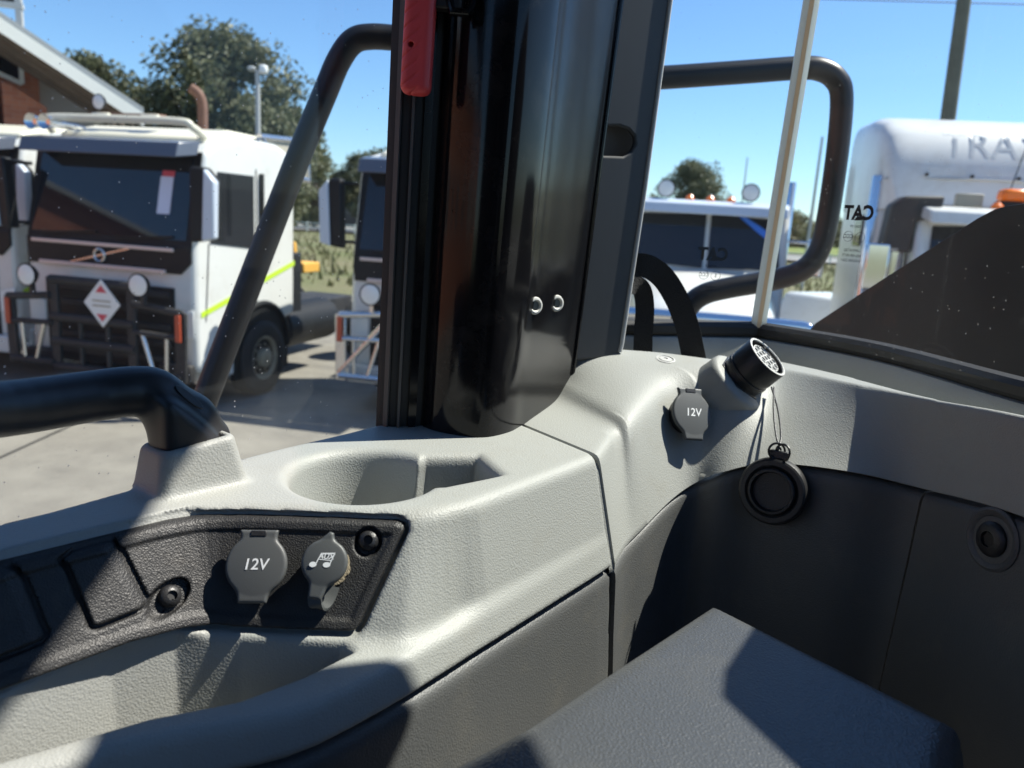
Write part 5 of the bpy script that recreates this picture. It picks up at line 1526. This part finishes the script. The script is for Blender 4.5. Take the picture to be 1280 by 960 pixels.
# roof: underside boards, sheet on top, barge board on the gable edge
b = MB(); b.prism([(0, 0.05, rz_(0) - 0.06), (-7, 0.05, rz_(-7) - 0.06), (-7, 0.05, rz_(-7) + 0.02), (0, 0.05, rz_(0) + 0.02)], (0, 12, 0)); rf = b.build('roof', M['tin'], bl)
b = MB(); b.prism([(0.05, 0.0, rz_(0.05) - 0.24), (-7, 0.0, rz_(-7) - 0.24), (-7, 0.0, rz_(-7) + 0.03), (0.05, 0.0, rz_(0.05) + 0.03)], (0, -0.05, 0)); b.build('barge_board', M['whitewood'], rf)
b = MB(); b.prism([(0.05, -0.055, rz_(0.05) + 0.03), (-7, -0.055, rz_(-7) + 0.03), (-7, -0.055, rz_(-7) + 0.10), (0.05, -0.055, rz_(0.05) + 0.10)], (0, 0.3, 0)); b.build('roof_flashing', M['tin'], rf)
for k in range(20):
    x0 = -0.05 - 0.33 * k
    b = MB(); b.prism([(x0, 0.06, rz_(x0) - 0.09), (x0 - 0.30, 0.06, rz_(x0 - 0.30) - 0.09), (x0 - 0.30, 0.06, rz_(x0 - 0.30) - 0.065), (x0, 0.06, rz_(x0) - 0.065)], (0, 2.4, 0)); b.build('soffit_board', M['soffit'], rf)
for y in (0.5, 1.2, 1.9):
    b = MB(); b.prism([(0, y, rz_(0) - 0.22), (-7, y, rz_(-7) - 0.22), (-7, y, rz_(-7) - 0.095), (0, y, rz_(0) - 0.095)], (0, 0.06, 0)); b.build('rafter', M['soffit'], rf)
b = MB(); b.prism([(-1.3, 2.2, 0), (-8, 2.2, 0), (-8, 2.2, rz_(-8) - 0.15), (-1.3, 2.2, rz_(-1.3) - 0.10)], (0, 0.25, 0)); b.build('wall', M['brick'], bl)
b = MB(); b.prism([(-0.3, 2.5, 0), (-1.3, 2.5, 0), (-1.3, 2.5, rz_(-1.3) - 0.1), (-0.3, 2.5, rz_(-0.3) - 0.1)], (0, 0.2, 0)); b.build('side_wall', M['greypaint'], bl)
b = MB(); b.prism([(-1.35, 1.2, 0), (-2.05, 1.2, 0), (-2.05, 1.2, 4.50), (-1.88, 1.2, 4.46), (-1.35, 1.2, 4.15)], (0, 1.0, 0)); b.build('brick_pier', M['brick'], bl)
b = MB(); b.prism([(-2.20, 1.2, 0), (-8, 1.2, 0), (-8, 1.2, 4.55), (-2.20, 1.2, 4.48)], (0, 0.9, 0)); b.build('brick_pier', M['brick'], bl)
wpoly = [(-1.60, 2.15, 4.62), (-1.60, 2.15, rz_(-1.60) - 0.02 ), (-6.5, 2.15, rz_(-6.5) - 0.28), (-6.5, 2.15, 6.4)]
b = MB(); b.prism(wpoly, (0, 0.04, 0)); gw = b.build('gable_window', M['tglass'], bl)
for i in range(4):
    a_, c_ = Vector(wpoly[i]), Vector(wpoly[(i + 1) % 4])
    b = MB(); b.bar(a_ + Vector((0, -0.02, 0)), c_ + Vector((0, -0.02, 0)), 0.08, 0.08, (0, 1, 0)); b.build('window_frame', M['whitewood'], gw)
# long brick workshop on the left, out of the frame but mirrored in the gloss pillar and the truck windscreens
wk = empty('brick_workshop', (-19, -8, 0), 'long brick workshop left of the parked trucks', 'building')
b = MB(); b.box((0, 0, 3.6), (0.4, 40, 7.2)); b.build('wall', M['brick'], wk)
b = MB(); b.prism([(0.6, -20.5, 7.0), (0.6, 20.5, 7.0), (-8, 20.5, 9.6), (-8, -20.5, 9.6)], (0, 0, 0.15)); b.build('roof', M['tin'], wk)
for k in range(8):
    b = MB(); b.box((0.21, -17 + 4.8 * k, 3.4), (0.08, 2.0, 1.5)); w_ = b.build('window', M['tglass'], wk)
    for dy in (-1.05, 0, 1.05):
        b = MB(); b.box((0.25, -17 + 4.8 * k + dy, 3.4), (0.08, 0.1, 1.7)); b.build('window_frame', M['whitewood'], w_)
    for dz in (-0.8, 0.8):
        b = MB(); b.box((0.252, -17 + 4.8 * k, 3.4 + dz), (0.08, 2.2, 0.1)); b.build('window_frame', M['whitewood'], w_)
# framed dark board above the roof
sg = empty('roof_sign', (-13.8, 20.0, 0), 'dark framed board on posts above the brick building roof', 'sign', None, math.radians(20))
b = MB(); b.box((0, 0, 8.35), (2.2, 0.1, 2.5)); b.build('board', M['tblack'], sg)
for x in (-1.1, 0, 1.1):
    b = MB(); b.box((x, -0.02, 6.6), (0.14, 0.2, 8.0)); b.build('post', M['greypaint'], sg)
b = MB(); b.box((0, -0.03, 7.02), (2.4, 0.2, 0.12)); b.build('rail', M['greypaint'], sg)

# ---- poles, wires
M['pole'] = mat('weathered_pole', (0.13, 0.14, 0.105), 0.85, vary=(4, 0.6, (0.08, 0.085, 0.065)))
p0 = aty(1186, 140, 17.0); p1 = aty(1205, 0, 17.0)
b = MB(); dz = (p1 - p0) / (p1[2] - p0[2]); base = p0 + dz * (-H - p0[2]); tp_ = p0 + dz * 8.0
b.tube([W(base), W(p0), W(tp_)], [0.17, 0.15, 0.11], 14); o = b.build('power_pole', M['pole']); tag(o, 'weathered timber power pole rising behind the tall white roof fairing', 'pole')
lp_ = empty('yard_light', (-6.9, 20.5, 0), 'thin pale yard light post with two lamp heads before the gum trees', 'street lamp')
b = MB(); b.tube([(0, 0, 0), (0, 0, 5.9)], [0.08, 0.055], 10); b.build('post', M['greypaint'], lp_)
for s in (-1, 1):
    b = MB(); b.box((s * 0.15, 0, 5.93), (0.20, 0.2, 0.22 if s > 0 else 0.12)); b.build('lamp_head', M['lamp'] if s > 0 else M['tin'], lp_, bevel=0.06)
for (x, y, h, lb) in ((21.5, 78, 10.0, 'thin far pole left of the glass edge, beside the lone round tree'), (14.6, 40, 7.6, 'thin far pole close behind the polished glass edge')):
    b = MB(); b.tube([(x, y, 0), (x, y, h)], [0.10, 0.06], 8); o = b.build('street_pole', M['greypaint']); tag(o, lb, 'pole')
for za, zb, lb in ((11.9, 14.9, 'upper thin power line across the blue sky'), (11.1, 14.2, 'lower thin power line across the blue sky')):
    pts = [(-60 + 12 * k, 34 - 0.0 * k, za + (zb - za) * k / 10 - 0.8 * (1 - ((k - 5) / 5) ** 2)) for k in range(11)]
    b = MB(); b.tube(bez(pts, 4), 0.022, 6); o = b.build('power_line', M['rubber']); tag(o, lb, 'cable', 'power lines')

# ---- far house, fences, cars
hs = empty('house', (-27.0, 118, 0.3), 'far low house with pale tan roof seen right of the sloping handrail', 'house')
M['tanroof'] = mat('pale_tan_roof', (0.50, 0.42, 0.32), 0.7)
b = MB(); b.box((0, 0, 1.8), (14, 8, 3.6)); b.build('wall', mat('house_wall', (0.16, 0.15, 0.13), 0.8), hs)
b = MB(); b.prism([(-8, -5, 3.6), (8, -5, 3.6), (8, 5, 3.6), (-8, 5, 3.6)], [Vector((-4, 0, 5.9)), Vector((4, 0, 5.9)), Vector((4, 0.2, 5.9)), Vector((-4, 0.2, 5.9))]); b.build('roof', M['tanroof'], hs)
for x in (-4, 0, 4):
    b = MB(); b.box((x, -4.02, 1.9), (1.8, 0.06, 1.3)); b.build('window', M['tglass'], hs)
fn = empty('fence', (-28, 110, 0.3), 'dark far paling fence in front of the tan roofed house', 'fence')
for k in range(40):
    if k == 0:
        b = MB(); b.box((0, 0, 0.9), (0.40, 0.05, 1.8)); fme = b.mesh('paling'); fme.materials.append(mat('dark_paling', (0.07, 0.07, 0.07), 0.8))
    o = bpy.data.objects.new('paling', fme); COL.objects.link(o); o.parent = fn; o.location = (k * 0.42, 0, 0.02 * (k % 3))
f2 = empty('post_fence', (-60, 82, 0.2), 'white far rail fence along the pale road', 'fence')
for k in range(48):
    if k == 0:
        b = MB(); b.box((0, 0, 0.5), (0.12, 0.12, 1.0)); fme = b.mesh('post'); fme.materials.append(M['whitewood'])
    o = bpy.data.objects.new('post', fme); COL.objects.link(o); o.parent = f2; o.location = (k * 2.5, 0, 0)
for z in (0.45, 0.85):
    b = MB(); b.box((59, 0, z), (118, 0.05, 0.1)); b.build('rail', M['whitewood'], f2)
def car(x, y, z, rz, m, label):
    t = empty('parked_car', (x, y, z), label, 'car', 'far cars parked along the street', rz)
    b = MB(); a_, e_ = side_prism([(-2.2, 0.35), (-2.25, 0.75), (-1.3, 0.92), (-0.6, 1.42), (1.1, 1.45), (1.9, 0.98), (2.2, 0.9), (2.25, 0.4)], -0.85, 0.85); b.prism(a_, e_); b.build('body', m, t, bevel=0.08)
    for s in (-1, 1):
        b = MB(); b.prism([(s * 0.852, -1.05, 0.95), (s * 0.852, 1.5, 0.98), (s * 0.852, 1.0, 1.36), (s * 0.852, -0.5, 1.34)], (s * 0.01, 0, 0)); b.build('side_window', M['tglass'], t)
        for y_ in (-1.35, 1.35):
            b = MB(); b.lathe((s * 0.80, y_, 0.32), (s, 0, 0), [(0.18, -0.1), (0.32, -0.1), (0.32, 0.06), (0.2, 0.08), (0.001, 0.07)], 20); b.build('wheel', M['tyre'], t)
M['silver'] = mat('silver_car_paint', (0.5, 0.53, 0.58), 0.3, metal=0.4)
car(-30.0, 112, 0.4, math.radians(80), M['silver'], 'silver far car left of the dark paling fence')
car(-33.5, 114, 0.4, math.radians(85), M['white'], 'white far car left of the silver car')
ute = empty('parked_car', (4.85, 12.2, 0), 'low white utility with red tail lamp between the two bonneted trucks', 'car', None, math.radians(-60))
b = MB(); a_, e_ = side_prism([(-2.4, 0.45), (-2.4, 1.05), (-0.2, 1.08), (0.1, 1.72), (1.3, 1.72), (1.9, 1.1), (2.9, 1.0), (2.95, 0.45)], -0.9, 0.9); b.prism(a_, e_); b.build('body', M['white'], ute, bevel=0.06)
for s in (-1, 1):
    for y_ in (-1.5, 1.9):
        b = MB(); b.lathe((s * 0.86, y_, 0.38), (s, 0, 0), [(0.2, -0.2), (0.38, -0.2), (0.38, 0.06), (0.24, 0.08), (0.001, 0.07)], 24); b.build('wheel', M['tyre'], ute)
    b = MB(); b.box((s * 0.82, -2.41, 0.86), (0.14, 0.04, 0.30)); b.build('tail_lamp', M['redpaper'], ute, bevel=0.01)
    b = MB(); b.prism([(s * 0.902, 0.1, 1.12), (s * 0.902, 1.6, 1.12), (s * 0.902, 1.15, 1.62), (s * 0.902, 0.25, 1.62)], (s * 0.01, 0, 0)); b.build('side_window', M['tglass'], ute)
